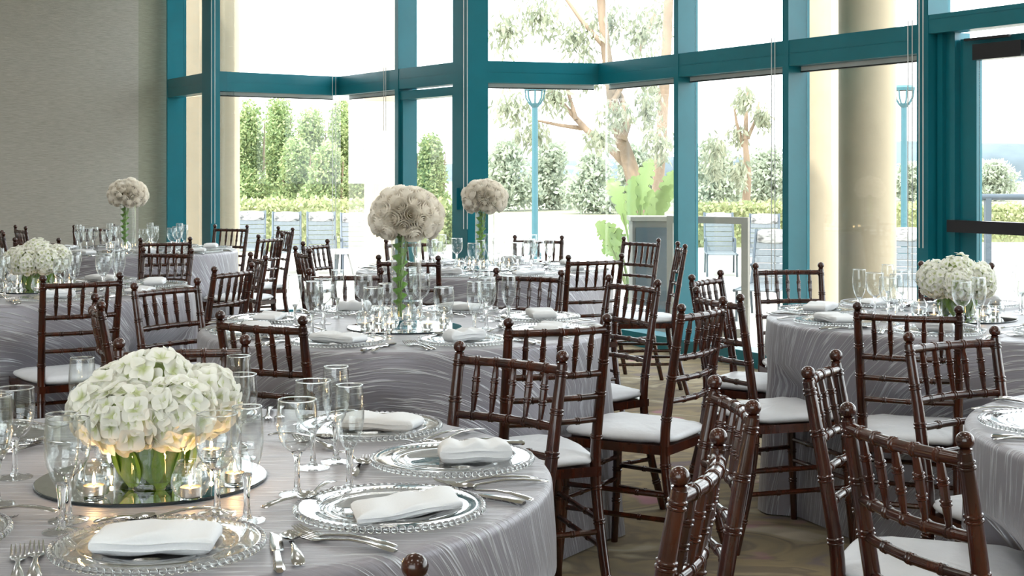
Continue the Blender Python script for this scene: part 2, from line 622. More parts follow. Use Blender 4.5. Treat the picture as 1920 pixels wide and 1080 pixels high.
def shade(frame, t0, t1, label, z=TR0, chain_t=None, chain_len=1.3):
    a, d, n = frame
    e = tag(empty('roller_shade', (a.x, a.y, 0)), label, 'roller shade', 'retracted roller shades under the transoms')
    o = Vector((0, 0))
    bar(o, d, n, t0, t1, 0.105, 0.125, z - 0.03, z).obj('shade_fabric', M['white_trim'], e, smooth=False)
    bar(o, d, n, t0, t1, 0.10, 0.128, z - 0.038, z - 0.03).obj('bottom_bar', M['dark_rail'], e, smooth=False)
    if chain_t is not None:
        for k in (0, 0.035):
            p = a + d * (chain_t + k) - n * 0.012 - Vector(V[0]) * 0
            q = d * (chain_t + k) - n * 0.012
            MB().tube([(q.x, q.y, z + 0.2), (q.x, q.y, z - chain_len)], 0.0032, 6).obj('pull_chain', M['chain'], e)
    return e


def t_at(p0, p1, px):
    """distance along the line p0-p1 of the point seen in this pixel column"""
    a, b = Vector(p0), Vector(p1)
    d = (b - a).normalized()
    k = (px - 960) / FPX
    return (k * a.y - a.x) / (d.x - k * d.y)


w1, e1, f1 = window(V[0], V[1], [(0.0, 0.03)], 0, 0.1, label='narrow teal framed window beside the wallpapered wall')
w2, e2, f2 = window(V[1], V[2], [(-0.03, 0.09)], 0, 0.10, label='teal framed window looking on to the tall green bushes')
l3 = (Vector(V[3]) - Vector(V[2])).length
t740 = t_at(V[2], V[3], 741)
w3, e3, f3 = window(V[2], V[3], [(t740, 0.06), (l3 - 0.22, 0.22)], 0.10, 0, label='teal framed window between the bushes and the wide teal post')
l4 = (Vector(V[4]) - Vector(V[3])).length
w4, e4, f4 = window(V[3], V[4], [(0, 0.165)], 0, 0.12, label='teal framed window in front of the lamp post and eucalyptus')
l5 = (Vector(V[5]) - Vector(V[4])).length
t1264, t1468 = t_at(V[4], V[5], 1264), t_at(V[4], V[5], 1468)
w5, e5, f5 = window(V[4], V[5], [(t1264, 0.055), (t1468, 0.06), (l5 - 0.01, 0.09)], 0.12, 0, label='long teal framed window with the beige columns outside')
# door bay at the right edge and the glazing that goes on beyond the frame
P6 = (V[5][0] + d5.x * 2.2, V[5][1] + d5.y * 2.2)
w6, e6, f6 = window(V[5], P6, [(2.1, 0.1)], 0, 0, (2.16, 2.27), label='teal framed bay above and beside the glazed door')
for ch in list(w6.children):
    if ch.name.startswith('pane') and ch.bound_box[0][2] < 0.5 or ch.name.startswith('sill'):
        bpy.data.objects.remove(ch)
w7, e7, f7 = window(P6, VEND, [(1.6, 0.07), (3.2, 0.07), (4.8, 0.07), (6.4, 0.07)], 0, 0, label='teal framed window past the right edge')
struct(MB().prism([(0.6, -3.6), (VEND[0], -3.6), (VEND[0], -3.9), (0.6, -3.9)], 0, CEIL).obj('wall_front', M['wallpaper'], smooth=False))
window((0.6, -3.6), (-6.1, -3.6), [(1.6 * q, 0.07) for q in range(5)], 0, 0, label='added unseen teal framed window behind the viewer for frontal light')  # window added behind the camera for frontal light, kept off the right side
# the small pull on the wide post
a, d, n = f3
q = d * (l3 - 0.13)
MB().prism([tuple(q + d * s_ - n * e_) for s_, e_ in ((-0.014, 0.004), (0.014, 0.004), (0.014, 0.03), (-0.014, 0.03))], 1.05, 1.22).obj('door_pull', M['teal'], w3, smooth=False)
# inner door frame in the narrow bay left of the wide post
for t0_, t1_ in ((t740 + 0.06, t740 + 0.1), (l3 - 0.27, l3 - 0.22)):
    bar(Vector((0, 0)), d, n, t0_, t1_, 0.02, 0.15, 0.0, TR0 - 0.05).obj('door_stile', M['teal'], w3, smooth=False)
bar(Vector((0, 0)), d, n, t740 + 0.06, l3 - 0.22, 0.01, 0.15, TR0 - 0.09, TR0 - 0.02).obj('door_top_rail', M['teal'], w3, smooth=False)

# glazed door
a, d, n = f6
dr = empty('door_1', (a.x, a.y, 0))
struct(dr, 'teal framed glass door with a black push bar')
o = Vector((0, 0))
for t0_, t1_, e0_, e1_ in ((0.09, 0.13, 0.06, 0.2), (0.13, 0.17, 0.09, 0.2), (0.17, 0.21, 0.075, 0.2), (1.55, 1.65, 0.06, 0.2)):
    bar(o, d, n, t0_, t1_, e0_, e1_, 0, 2.16).obj('door_jamb', M['teal'], dr, smooth=False)
for t0_, t1_ in ((0.22, 0.34), (1.43, 1.54)):
    bar(o, d, n, t0_, t1_, 0.11, 0.155, 0.01, 2.12).obj('door_stile', M['teal'], dr, smooth=False)
bar(o, d, n, 0.34, 1.43, 0.11, 0.155, 2.0, 2.12).obj('door_top_rail', M['teal'], dr, smooth=False)
bar(o, d, n, 0.34, 1.43, 0.11, 0.155, 0.01, 0.26).obj('door_bottom_rail', M['teal'], dr, smooth=False)
bar(o, d, n, 0.34, 1.43, 0.13, 0.138, 0.26, 2.0).obj('pane', M['pane'], dr, smooth=False)
pb = bar(o, d, n, 0.2, 1.5, 0.02, 0.07, 1.0, 1.07).obj('push_bar', M['black'], dr, smooth=False)
bar(o, d, n, 0.21, 0.27, 0.07, 0.115, 1.0, 1.07).obj('push_bar_bracket', M['black'], pb, smooth=False)
bar(o, d, n, 0.38, 0.72, 0.03, 0.11, 1.985, 2.075).obj('door_closer', M['black'], dr, smooth=False)
bar(o, d, n, 0.3, 0.62, 0.05, 0.07, 2.10, 2.115).obj('closer_arm', M['black'], dr, smooth=False)

# retracted shades with their chains
shade(f2, 0.09, (Vector(V[2]) - Vector(V[1])).length, 'white retracted roller shade above the tall bushes', chain_t=t_at(V[1], V[2], 622), chain_len=1.5)
shade(f3, 0.0, t740, 'white retracted roller shade left of the narrow teal bay', chain_t=t_at(V[2], V[3], 722), chain_len=0.35)
shade(f4, 0.165, l4, 'white retracted roller shade above the lamp post')
shade(f5, 0.0, t1264, 'white retracted roller shade above the broad leaved plant')
shade(f5, t1264 + 0.055, t1468, 'white retracted roller shade above the grey wind screen', chain_t=t_at(V[4], V[5], 1449), chain_len=1.5)
shade(f5, t1468 + 0.06, l5 - 0.01, 'white retracted roller shade above the beige columns', chain_t=t_at(V[4], V[5], 1705), chain_len=1.5)
for fr, vv, px, lab in ((f2, (V[1], V[2]), 395, 'long white blind cord on the corner post near the wallpaper'),
                        (f4, (V[3], V[4]), 868, 'long white blind cord on the wide teal post'),
                        (f5, (V[4], V[5]), 1728, 'long bead chain on the post beside the glass door')):
    a, d, n = fr
    t = t_at(*vv, px)
    e = tag(empty('blind_cord', (a.x, a.y, 0)), lab, 'blind cord', 'blind cords')
    for k in (0, 0.03):
        q = d * (t + k) - n * 0.02
        MB().tube([(q.x, q.y, 0.9), (q.x, q.y, TOP)], 0.0035, 6).obj('cord', M['chain'], e)

# ceiling fill lamps, added out of frame to brighten the room
k = 0
for lx, ly in ((-2.4, -2.0), (0.0, -2.0), (2.4, -2.0), (-3.6, 0.6), (-1.2, 0.6), (1.2, 0.6), (3.6, 0.6), (-3.6, 3.4), (-1.2, 3.4), (1.2, 3.4), (3.6, 3.4), (-3.4, 6.2), (-1.0, 6.2), (1.4, 6.2), (-3.2, 9.0), (-0.8, 9.0)):
    k += 1
    e = tag(empty('ceiling_fill_lamp', (lx, ly, CEIL)), 'added ceiling fill lamp %s metres %s of the viewer, %s the middle' % (('two' if ly < 0 else 'under one' if ly < 1 else 'three' if ly < 4 else 'six' if ly < 7 else 'nine'), 'behind' if ly < 0 else 'ahead', {0: 'at', 1: 'right of', 2: 'far right of', -1: 'left of', -2: 'far left of'}[max(-2, min(2, round(lx / 1.6)))]), 'ceiling lamp', 'added ceiling fill lamps')
    MB().lathe([(0.30, -0.03), (0.34, -0.03), (0.34, 0.0), (0.30, 0.0), (0.30, -0.03)], 24).obj('lamp_ring', M['white_metal'], e)
    MB().lathe([(0, -0.012), (0.30, -0.012)], 24).obj('lamp_diffuser', M['fill_lamp_glow'], e)


# ------------------------------------------------------------------ tables
class Table:
    def __init__(s, key, x, y, name, phi0, tall, angles=None, rad=0.765):
        s.key, s.x, s.y, s.name, s.tall, s.rad = key, x, y, name, tall, rad
        s.angles = angles or [phi0 + 45 * k for k in range(8)]


T = {t.key: t for t in [
    Table('T1', -0.686, 2.713, 'foreground hydrangea table', 0, False, [-75.8, -33.7, 8.7, 50.5, 97, 147, 190, -119]),
    Table('T2', -0.408, 5.295, 'middle rose table', -64, True),
    Table('T3', -0.166, 8.377, 'rose table before the wide post', -108, True),
    Table('T4', 1.792, 5.575, 'right hydrangea table', -116, False),
    Table('T5', 1.800, 3.080, 'table cut by the right edge', 168, False),
    Table('T6', -2.799, 10.312, 'far rose table by the wallpaper', -65, True),
    Table('T0', -2.338, 6.884, 'left hydrangea table', -63, False)]}
SIDES = ['right', 'back right', 'back', 'back left', 'left', 'front left', 'front', 'front right']
ZT = 0.765


def sides_for(angs):
    """name the eight places round a table by where the photograph shows them, each once"""
    best = None
    n = len(angs)
    order = sorted(range(n), key=lambda i: angs[i] % 360)
    res = {}
    used = set()
    for i in order:
        kk = round((angs[i] % 360) / 45) % 8
        cand = sorted(range(8), key=lambda q: min(abs(((angs[i] - 45 * q) + 180) % 360 - 180), 999))
        for q in cand:
            if q not in used:
                used.add(q)
                res[i] = SIDES[q]
                break
    return [res[i] for i in range(n)]


def chair_poses(t):
    res = []
    for x, y, th in CH[t.key]:
        n = Vector((-math.sin(th), math.cos(th)))
        if n.dot(Vector((t.x - x, t.y - y))) < 0:
            n = -n
        res.append((Vector((x + n.x * 0.243, y + n.y * 0.243)), n))
    return res


def smooth(a, b, x):
    q = min(1, max(0, (x - a) / (b - a)))
    return q * q * (3 - 2 * q)


def make_cloth(t, seed):
    r = random.Random(seed)
    poses = chair_poses(t)
    R, er = t.rad, 0.018
    ph = [r.uniform(0, TAU) for _ in range(6)]
    nf = [r.choice((7, 8, 9)), r.choice((11, 12, 13)), r.choice((17, 19)), 5]
    seg = 180
    mb = MB()
    mb.uv = []
    rows = []
    flat = []
    for q in (0.0, 0.2, 0.45, 0.7, 0.9, 1.0):
        rows.append([(q * (R - er), ZT)] * seg)
        flat.append(q * (R - er))
    for k in range(1, 5):
        an = PI / 2 * k / 4
        rows.append([(R - er + er * math.sin(an), ZT - er + er * math.cos(an))] * seg)
        flat.append(R - er + er * an)
    drop = ZT - er - 0.006
    nd = 16
    for k in range(1, nd + 1):
        q = k / nd
        row = []
        for j in range(seg):
            a = TAU * j / seg
            fold = (0.5 * math.sin(nf[0] * a + ph[0] + 0.6 * math.sin(2 * a + ph[4])) + 0.33 * math.sin(nf[1] * a + ph[1] + 0.7 * q)
                    + 0.17 * math.sin(nf[2] * a + ph[2]))
            rr = R + 0.045 * q + 0.035 * fold * q ** 1.2 + 0.012 * math.sin(nf[3] * a + ph[3]) * q
            z = ZT - er - drop * q
            u = Vector((math.cos(a), math.sin(a)))
            for cpos, n in poses:          # the cloth gives way where a seat is pushed in
                un = u.dot(n)
                if un > -0.3:
                    continue
                lim = ((Vector((t.x, t.y)) - cpos).dot(n) - 0.228) / -un
                lx = abs((Vector((t.x, t.y)) + u * rr - cpos).dot(Vector((-n.y, n.x))))
                w = (1 - smooth(0.215, 0.29, lx)) * (1 - smooth(0.50, 0.62, z))
                if lim < rr:
                    rr = lerp(rr, max(lim, 0.5), w)
            row.append((rr, z))
        rows.append(row)
        flat.append(R + er * 0.57 + drop * q)
    vs = []
    for row, fl in zip(rows, flat):
        for j, (rr, z) in enumerate(row):
            a = TAU * j / seg
            vs.append((rr * math.cos(a), rr * math.sin(a), z))
            mb.uv.append((fl * math.cos(a) + seed, fl * math.sin(a) + 0.37 * seed))
    fs = []
    for i in range(len(rows) - 1):
        for j in range(seg):
            j2 = (j + 1) % seg
            if i == 0:
                fs.append((j, (i + 1) * seg + j, (i + 1) * seg + j2))
            else:
                fs.append((i * seg + j, (i + 1) * seg + j, (i + 1) * seg + j2, i * seg + j2))
    mb.add(vs, fs)
    o = mb.obj('tablecloth', M['cloth'], None, True, None, (t.x, t.y, 0))
    tag(o, 'silver grey crinkled cloth falling to the floor over the ' + t.name, 'tablecloth', 'silver tablecloths')


# ------------------------------------------------------------------ chairs
def ringed(path_fn, n, r_fn, rings, rr=0.0035, rw=0.007):
    """a turned rod: positions from path_fn(t), radius r_fn(t), small double rings at the given t"""
    ts = set(i / n for i in range(n + 1))
    ln = sum((Vector(path_fn((i + 1) / 20)) - Vector(path_fn(i / 20))).length for i in range(20))
    w = rw / ln
    ringt = []
    for q in rings:
        for c_ in (q - w * 0.62, q + w * 0.62):
            ringt.append(c_)
            for dlt in (-0.5, -0.25, 0.0, 0.25, 0.5):
                ts.add(min(1, max(0, c_ + dlt * w)))
    ts = sorted(ts)
    path, rad = [], []
    for q in ts:
        e = 0
        for c_ in ringt:
            x = abs(q - c_) / (0.5 * w)
            if x < 1:
                e = max(e, math.sqrt(1 - x * x))
        path.append(path_fn(q))
        rad.append(r_fn(q) + rr * e)
    return path, rad


def lerp(a, b, q):
    return a + (b - a) * q


def curve3(pts):
    """smooth interpolation through points given as (t, x, y, z)"""
    def fn(t):
        for (a, b) in zip(pts, pts[1:]):
            if t <= b[0] or b is pts[-1]:
                q = (t - a[0]) / (b[0] - a[0])
                i = pts.index(a)
                p0 = pts[max(i - 1, 0)]
                p3 = pts[min(i + 2, len(pts) - 1)]
                res = []
                for k in (1, 2, 3):
                    m1 = (b[k] - p0[k]) / (b[0] - p0[0]) * (b[0] - a[0])
                    m2 = (p3[k] - a[k]) / (p3[0] - a[0]) * (b[0] - a[0])
                    h = (2 * q**3 - 3 * q**2 + 1) * a[k] + (q**3 - 2 * q**2 + q) * m1 + (-2 * q**3 + 3 * q**2) * b[k] + (q**3 - q**2) * m2
                    res.append(h)
                return tuple(res)
    return fn


BW = 0.1606


def make_chair():
    root = empty('banquet_chair')
    wood = M['wood']

    def post_fn(s):
        return curve3([(0, s * 0.168, -0.265, 0.0), (0.25, s * 0.158, -0.205, 0.235), (0.5, s * 0.152, -0.178, 0.45), (0.75, s * 0.156, -0.205, 0.67),
                       (1.0, s * BW, -0.243, 0.886)])
    posts = {}
    for s in (-1, 1):
        fn = post_fn(s)
        posts[s] = fn
        path, rad = ringed(fn, 18, lambda q: lerp(0.0135, 0.0172, math.sin(PI * min(q, 0.98)) ** 0.7) - 0.001 * q, (0.12, 0.30, 0.42, 0.60, 0.755, 0.87, 0.975), 0.0028, 0.0075)
        o = MB().tube(path, rad, 12).obj('back_post', wood, root)
        tp = fn(1.0)
        prof = [(0.0, -0.006), (0.012, -0.004), (0.0105, 0.002), (0.0125, 0.006)]
        for k in range(1, 10):
            an = -PI / 2 + PI * (k + 0.8) / 10.8
            prof.append((0.0158 * math.cos(an), 0.0195 + 0.0152 * math.sin(an)))
        prof.append((0, 0.0348))
        MB().lathe(prof, 14).obj('finial', wood, o, loc=tp)

    def at_z(s, z):
        lo, hi = 0.0, 1.0
        for _ in range(30):
            m_ = (lo + hi) / 2
            if posts[s](m_)[2] < z:
                lo = m_
            else:
                hi = m_
        return Vector(posts[s](lo))

    def rail(name, z, r, rings, bow=0.022, sag=0.0):
        a, b = at_z(-1, z), at_z(1, z)

        def fn(q):
            p = a.lerp(b, q)
            p.y -= bow * math.sin(PI * q)
            p.z += sag * math.sin(PI * q)
            return tuple(p)
        path, rad = ringed(fn, 14, lambda q: r, rings, 0.0026, 0.0065)
        MB().tube(path, rad, 10).obj(name, wood, root)
        return fn
    rt = (0.167, 0.333, 0.5, 0.667, 0.833)
    top = rail('top_rail', 0.872, 0.0115, rt)
    mid = rail('back_rail', 0.738, 0.0105, rt)
    rail('back_rail', 0.667, 0.0095, (0.25, 0.5, 0.75))
    rail('back_rail', 0.594, 0.0095, (0.25, 0.5, 0.75))
    for q in rt:
        a, b = Vector(top(q)), Vector(mid(q))

        def fn(u):
            return tuple(a.lerp(b, u))
        path, rad = ringed(fn, 10, lambda u: 0.0048 + 0.0042 * math.sin(PI * (u ** 0.8)), (0.34, 0.62), 0.0024, 0.006)
        MB().tube(path, rad, 8).obj('spindle', wood, root)
    # seat frame (trapezoid ring closed by a panel)
    poly = [(-0.165, -0.195), (0.165, -0.195), (0.198, 0.20), (-0.198, 0.20)]
    inner = [(x * 0.97, y * 0.97) for x, y in poly]
    mb = MB().prism(poly, 0.418, 0.448)
    mb.obj('seat_frame', wood, root, smooth=False)
    # cushion

    def cush(u, v):
        a = TAU * u
        ca, sa = math.cos(a), math.sin(a)
        e = 2 / 5.5
        sx = math.copysign(abs(ca) ** e, ca)
        sy = math.copysign(abs(sa) ** e, sa)
        th = lerp(-PI / 2, PI / 2, v)
        rr = math.cos(th) ** 0.45 if v not in (0, 1) else 0
        yy = 0.203 * sy * rr
        wx = lerp(0.172, 0.203, (sy * rr + 1) / 2)
        if sy < -0.5 and abs(sx) > 0.8:
            wx *= 0.95
        z = 0.4665 + (0.021 + 0.004 * rr) * math.sin(th) + 0.0018 * math.sin(9 * a + 3 * v) * rr
        return (wx * sx * rr, yy + 0.004, z)
    MB().grid(cush, 40, 12, True).obj('cushion', M['cushion'], root, True, None)
    # front legs
    fl = {}
    for s in (-1, 1):
        fn = curve3([(0, s * 0.195, 0.205, 0.0), (0.5, s * 0.186, 0.190, 0.22), (1, s * 0.182, 0.182, 0.425)])
        fl[s] = fn
        path, rad = ringed(fn, 10, lambda q: lerp(0.012, 0.0175, q), (0.35, 0.62, 0.9), 0.0028, 0.0075)
        MB().tube(path, rad, 12).obj('front_leg', wood, root)

    def leg_at(fn, z):
        lo, hi = 0.0, 1.0
        for _ in range(30):
            m_ = (lo + hi) / 2
            if fn(m_)[2] < z:
                lo = m_
            else:
                hi = m_
        return Vector(fn(lo))

    def stretch(a, b):
        path, rad = ringed(lambda q: tuple(a.lerp(b, q)), 8, lambda q: 0.0088, (0.3, 0.7), 0.0024, 0.006)
        MB().tube(path, rad, 8).obj('stretcher', wood, root)
    for z in (0.205, 0.285):
        for s in (-1, 1):
            stretch(leg_at(fl[s], z), leg_at(posts[s], z))
    for z in (0.235, 0.315):
        stretch(leg_at(fl[-1], z), leg_at(fl[1], z))
    stretch(leg_at(posts[-1], 0.25), leg_at(posts[1], 0.25))
    return root


CH = {  # table: ball-pair midpoint x, y and direction of the back, taken from the two finials
    'T1': [(-0.006, 3.467, -0.652), (0.442, 2.802, -1.49), (0.296, 2.198, 1.248), (-0.862, 3.662, 0.223), (-0.253, 1.507, 0.47)],
    'T2': [(-0.766, 4.262, -0.512), (0.139, 4.182, 0.377), (0.641, 4.696, 0.989), (0.494, 5.727, -0.985), (0.073, 6.215, -0.463), (-0.747, 6.257, 0.196),
           (-1.373, 5.558, 0.956), (-1.422, 4.803, -1.223)],
    'T3': [(-0.535, 7.216, -0.229), (0.436, 7.316, 0.464), (1.027, 8.477, -1.553), (0.846, 9.171, -0.877), (0.179, 9.478, -0.154), (-0.672, 9.06, 0.57),
           (-1.236, 8.796, 1.217), (-1.196, 7.978, -1.173)],
    'T4': [(0.835, 6.002, 1.042), (0.749, 5.092, -1.203), (1.309, 6.623, 0.143), (2.124, 6.688, -0.39), (1.292, 4.567, -0.378)],
    'T5': [(1.209, 3.836, 0.492), (0.721, 3.245, 1.155), (0.69, 2.468, -1.178)],
    'T6': [(-2.272, 9.169, 0.436), (-3.10, 9.119, -0.24), (-3.69, 10.13, -1.19), (-3.92, 11.152, -0.989), (-3.393, 11.353, 0.575), (-2.285, 11.369, -0.445),
           (-1.682, 9.739, 1.21), (-1.768, 10.912, -1.06)],
    'T0': [(-1.816, 5.905, 0.568), (-1.297, 6.509, 1.211), (-1.337, 7.357, -1.146), (-1.954, 7.922, -0.359)]}
proto = make_chair()
first = True
for key, lst in CH.items():
    t = T[key]
    names = sides_for([math.degrees(math.atan2(y - t.y, x - t.x)) for x, y, th in lst])
    for (x, y, th), side in zip(lst, names):
        n = Vector((-math.sin(th), math.cos(th)))
        if n.dot(Vector((t.x - x, t.y - y))) < 0:
            n = -n
        c = proto if first else copy_tree(proto)
        first = False
        c.location = (x + n.x * 0.243, y + n.y * 0.243, 0)
        c.rotation_euler = (0, 0, math.atan2(-n.x, n.y))
        tag(c, 'mahogany spindle chair, white cushion, %s of the %s' % (side, t.name), 'chair', 'spindle back chairs round the tables')


for i, t in enumerate(T.values()):
    make_cloth(t, 11 + i)


# ------------------------------------------------------------------ tableware
def plate_meshes():
    prof = [(0, 0.0065), (0.082, 0.0065), (0.088, 0.0085), (0.096, 0.0125), (0.10, 0.0125), (0.104, 0.0115), (0.118, 0.013), (0.121, 0.0146), (0.124, 0.0135),
            (0.150, 0.0165), (0.1575, 0.0165), (0.1575, 0.012), (0.105, 0.008), (0.09, 0.001), (0.085, 0.001), (0.08, 0.003), (0, 0.003)]
    d = MB().lathe(prof, 56).data('charger_dish', M['glass_plate'], True, 50)
    mb = MB()
    nb = 78
    for k in range(nb):
        a = TAU * k / nb
        r = 0.0062
        mb.lathe([(0, 0.0065)] + [(r * math.cos(q), 0.0127 + r * math.sin(q)) for q in (-0.9, -0.3, 0.3, 0.9)] + [(0, 0.0189)], 7,
                 cx=0.1595 * math.cos(a), cy=0.1595 * math.sin(a))
    return d, mb.data('beaded_rim', M['glass'], True)


def wall_profile(pts, th):
    return pts + [(max(r - th, 0.0005), z) for r, z in reversed(pts)]


def goblet_meshes():
    pts = [(0.006, 0.076), (0.016, 0.080), (0.026, 0.090), (0.033, 0.104), (0.0365, 0.122), (0.0372, 0.138), (0.0362, 0.156), (0.0348, 0.172)]
    bowl = MB().lathe(wall_profile(pts, 0.0014), 40, lambda a, z: 1 + 0.022 * max(0, (0.135 - z) / 0.06) * math.cos(12 * a)).data('goblet_bowl', M['glass_thin'], True, 60)
    rim = MB().lathe([(0.0341 + 0.0014 * math.cos(q), 0.172 + 0.0013 * math.sin(q)) for q in [TAU * i / 6 for i in range(7)]], 36).data('rim', M['glass'])
    stem = MB().lathe([(0.0, 0.004), (0.010, 0.005), (0.0062, 0.012), (0.0048, 0.03), (0.0046, 0.05), (0.006, 0.068), (0.011, 0.0775), (0.0, 0.0785)], 14,
                      lambda a, z: 1 + 0.05 * math.cos(6 * a)).data('goblet_stem', M['glass'])
    foot = MB().lathe([(0, 0.0), (0.033, 0.0), (0.0335, 0.0012), (0.033, 0.0022), (0.018, 0.004), (0.008, 0.008), (0, 0.009)], 32).data('goblet_foot', M['glass_thin'], True, 50)
    return [('bowl', bowl), ('rim', rim), ('stem', stem), ('foot', foot)]


def flute_meshes():
    pts = [(0.005, 0.072), (0.011, 0.078), (0.0185, 0.092), (0.0245, 0.11), (0.0275, 0.13), (0.0278, 0.148), (0.0265, 0.17), (0.0248, 0.192)]
    bowl = MB().lathe(wall_profile(pts, 0.0014), 36, lambda a, z: 1 + 0.022 * max(0, (0.14 - z) / 0.06) * math.cos(11 * a)).data('flute_bowl', M['glass_thin'], True, 60)
    rim = MB().lathe([(0.0241 + 0.0014 * math.cos(q), 0.192 + 0.0013 * math.sin(q)) for q in [TAU * i / 6 for i in range(7)]], 32).data('rim', M['glass'])
    stem = MB().lathe([(0.0, 0.004), (0.010, 0.005), (0.0065, 0.012), (0.0052, 0.03), (0.0058, 0.055), (0.0085, 0.072), (0.009, 0.080), (0.0, 0.0825)], 14,
                      lambda a, z: 1 + 0.05 * math.cos(6 * a)).data('flute_stem', M['glass'])
    foot = MB().lathe([(0, 0.0), (0.0305, 0.0), (0.031, 0.0012), (0.0305, 0.0022), (0.018, 0.004), (0.008, 0.008), (0, 0.009)], 32).data('flute_foot', M['glass_thin'], True, 50)
    return [('bowl', bowl), ('rim', rim), ('stem', stem), ('foot', foot)]


def strip(mb, pts):
    """pts: (y, half width, z, thickness, x centre): a flat bar with rounded section along y"""
    vs, fs = [], []
    for y, w, z, th, xc in pts:
        vs += [(xc - w, y, z), (xc - w * 0.55, y, z + th * 0.5), (xc + w * 0.55, y, z + th * 0.5), (xc + w, y, z), (xc + w * 0.55, y, z - th * 0.5), (xc - w * 0.55, y, z - th * 0.5)]
    n = len(pts)
    for i in range(n - 1):
        for k in range(6):
            fs.append((i * 6 + k, i * 6 + (k + 1) % 6, i * 6 + 6 + (k + 1) % 6, i * 6 + 6 + k))
    fs.append(tuple(range(5, -1, -1)))
    fs.append(tuple(range((n - 1) * 6, n * 6)))
    mb.add(vs, fs)


def handle_pts(l):
    return [(-l * 0.5, 0.006, 0.004, 0.003, 0), (-l * 0.485, 0.0095, 0.0045, 0.0035, 0), (-l * 0.40, 0.0105, 0.0075, 0.0038, 0), (-l * 0.25, 0.0075, 0.0105, 0.0038, 0),
            (-l * 0.08, 0.004, 0.0105, 0.004, 0), (l * 0.10, 0.0036, 0.0065, 0.0038, 0)]


def fork_mesh(l):
    mb = MB()
    strip(mb, handle_pts(l) + [(l * 0.17, 0.006, 0.005, 0.003, 0), (l * 0.22, 0.0115, 0.0035, 0.0022, 0), (l * 0.29, 0.0125, 0.003, 0.002, 0)])
    for x in (-0.0102, -0.0035, 0.0035, 0.0102):
        strip(mb, [(l * 0.28, 0.0021, 0.003, 0.002, x), (l * 0.38, 0.0018, 0.0045, 0.002, x * 0.98), (l * 0.46, 0.0015, 0.009, 0.0018, x * 0.95), (l * 0.5, 0.0007, 0.0125, 0.001, x * 0.92)])
    return mb.data('fork', M['steel'], True, 45)


def spoon_mesh(l):
    mb = MB()
    strip(mb, handle_pts(l) + [(l * 0.2, 0.005, 0.005, 0.003, 0)])

    def bowl(u, v):
        q = v
        w = 0.0185 * math.sin(PI * min(1, 0.06 + 0.92 * q) ** 0.85)
        y = l * (0.18 + 0.32 * q)
        s = 2 * u - 1
        return (s * w, y, 0.0035 + 0.007 * (s * s) * (w / 0.0185) + 0.006 * abs(2 * q - 1) ** 2)
    mb.grid(bowl, 8, 12)
    mb.grid(lambda u, v: tuple(Vector(bowl(1 - u, v)) - Vector((0, 0, 0.0012))), 8, 12)
    return mb.data('spoon', M['steel'], True, 60)


def knife_mesh(l):
    mb = MB()
    strip(mb, [(-l * 0.5, 0.006, 0.005, 0.006, 0), (-l * 0.48, 0.0088, 0.005, 0.009, 0), (-l * 0.35, 0.0085, 0.006, 0.0085, 0), (-l * 0.12, 0.0062, 0.0055, 0.007, 0),
               (-l * 0.03, 0.0055, 0.005, 0.0055, 0), (l * 0.0, 0.0095, 0.004, 0.0022, 0.001), (l * 0.2, 0.0105, 0.0035, 0.002, 0.001), (l * 0.36, 0.0095, 0.003, 0.0018, 0.001),
               (l * 0.45, 0.006, 0.003, 0.0014, -0.002), (l * 0.5, 0.001, 0.003, 0.001, -0.006)])
    return mb.data('knife', M['steel'], True, 45)


def napkin_mesh(seed, lx=0.19, ly=0.095, h=0.03, ridges=3, skew=0.0):
    r = random.Random(seed)
    ph = r.uniform(0, TAU)

    def fn(u, v):
        a = TAU * u
        e = 2 / 7.0
        ca, sa = math.cos(a), math.sin(a)
        sy = math.copysign(abs(ca) ** e, ca)
        sz = math.copysign(abs(sa) ** (2 / 3.2), sa)
        s = 2 * v - 1
        endr = (1 - abs(s) ** 14) ** 0.5 if abs(s) < 1 else 0.0
        x = s * lx / 2
        puff = 1 + 0.16 * math.cos(ridges * PI * (s + 1)) * -1 + 0.06 * math.sin(5 * s + ph)
        y = sy * ly / 2 * (0.94 + 0.06 * endr) + skew * s * lx
        z = h / 2 + sz * h / 2 * (puff if sz > 0 else 1) * (0.35 + 0.65 * endr) + 0.002 * math.sin(3 * a + 6 * s + ph)
        return (x, y, max(z, 0.0))
    mb = MB()
    mb.grid(lambda u, v: fn(u, v), 28, 30, True)
    n = len(mb.v)
    mb.f.append(tuple(range(27, -1, -1)))
    mb.f.append(tuple(range(n - 28, n)))
    # the folded edges that show along the open side
    for k in (0.3, 0.62):
        mb.grid(lambda u, v: ((2 * u - 1) * lx * 0.485, -ly / 2 - 0.004 * math.sin(PI * u) + 0.012 * v + skew * (2 * u - 1) * lx, h * k + 0.0015 * math.sin(9 * u + seed)), 14, 2)
    return mb.data('napkin', M['napkin'], True, 50)


PL_D, PL_B = plate_meshes()
GOB, FLU = goblet_meshes(), flute_meshes()
FORK, FORK_S, SPOON, SPOON_S, KNIFE = fork_mesh(0.2), fork_mesh(0.165), spoon_mesh(0.185), spoon_mesh(0.165), knife_mesh(0.23)
NAPS = [napkin_mesh(1, 0.185, 0.10, 0.034, 1), napkin_mesh(2, 0.19, 0.115, 0.021, 3, 0.22), napkin_mesh(3, 0.145, 0.06, 0.04, 3), napkin_mesh(4, 0.19, 0.09, 0.03, 2)]


def glassware(parts, name, x, y, rz=0.0):
    e = empty(name, (x, y, ZT + 0.001), rz)
    for nm, me in parts:
        put(nm, me, e)
    return e


def place(x, y, z=ZT):
    return in_view(x, y, z + 0.05)


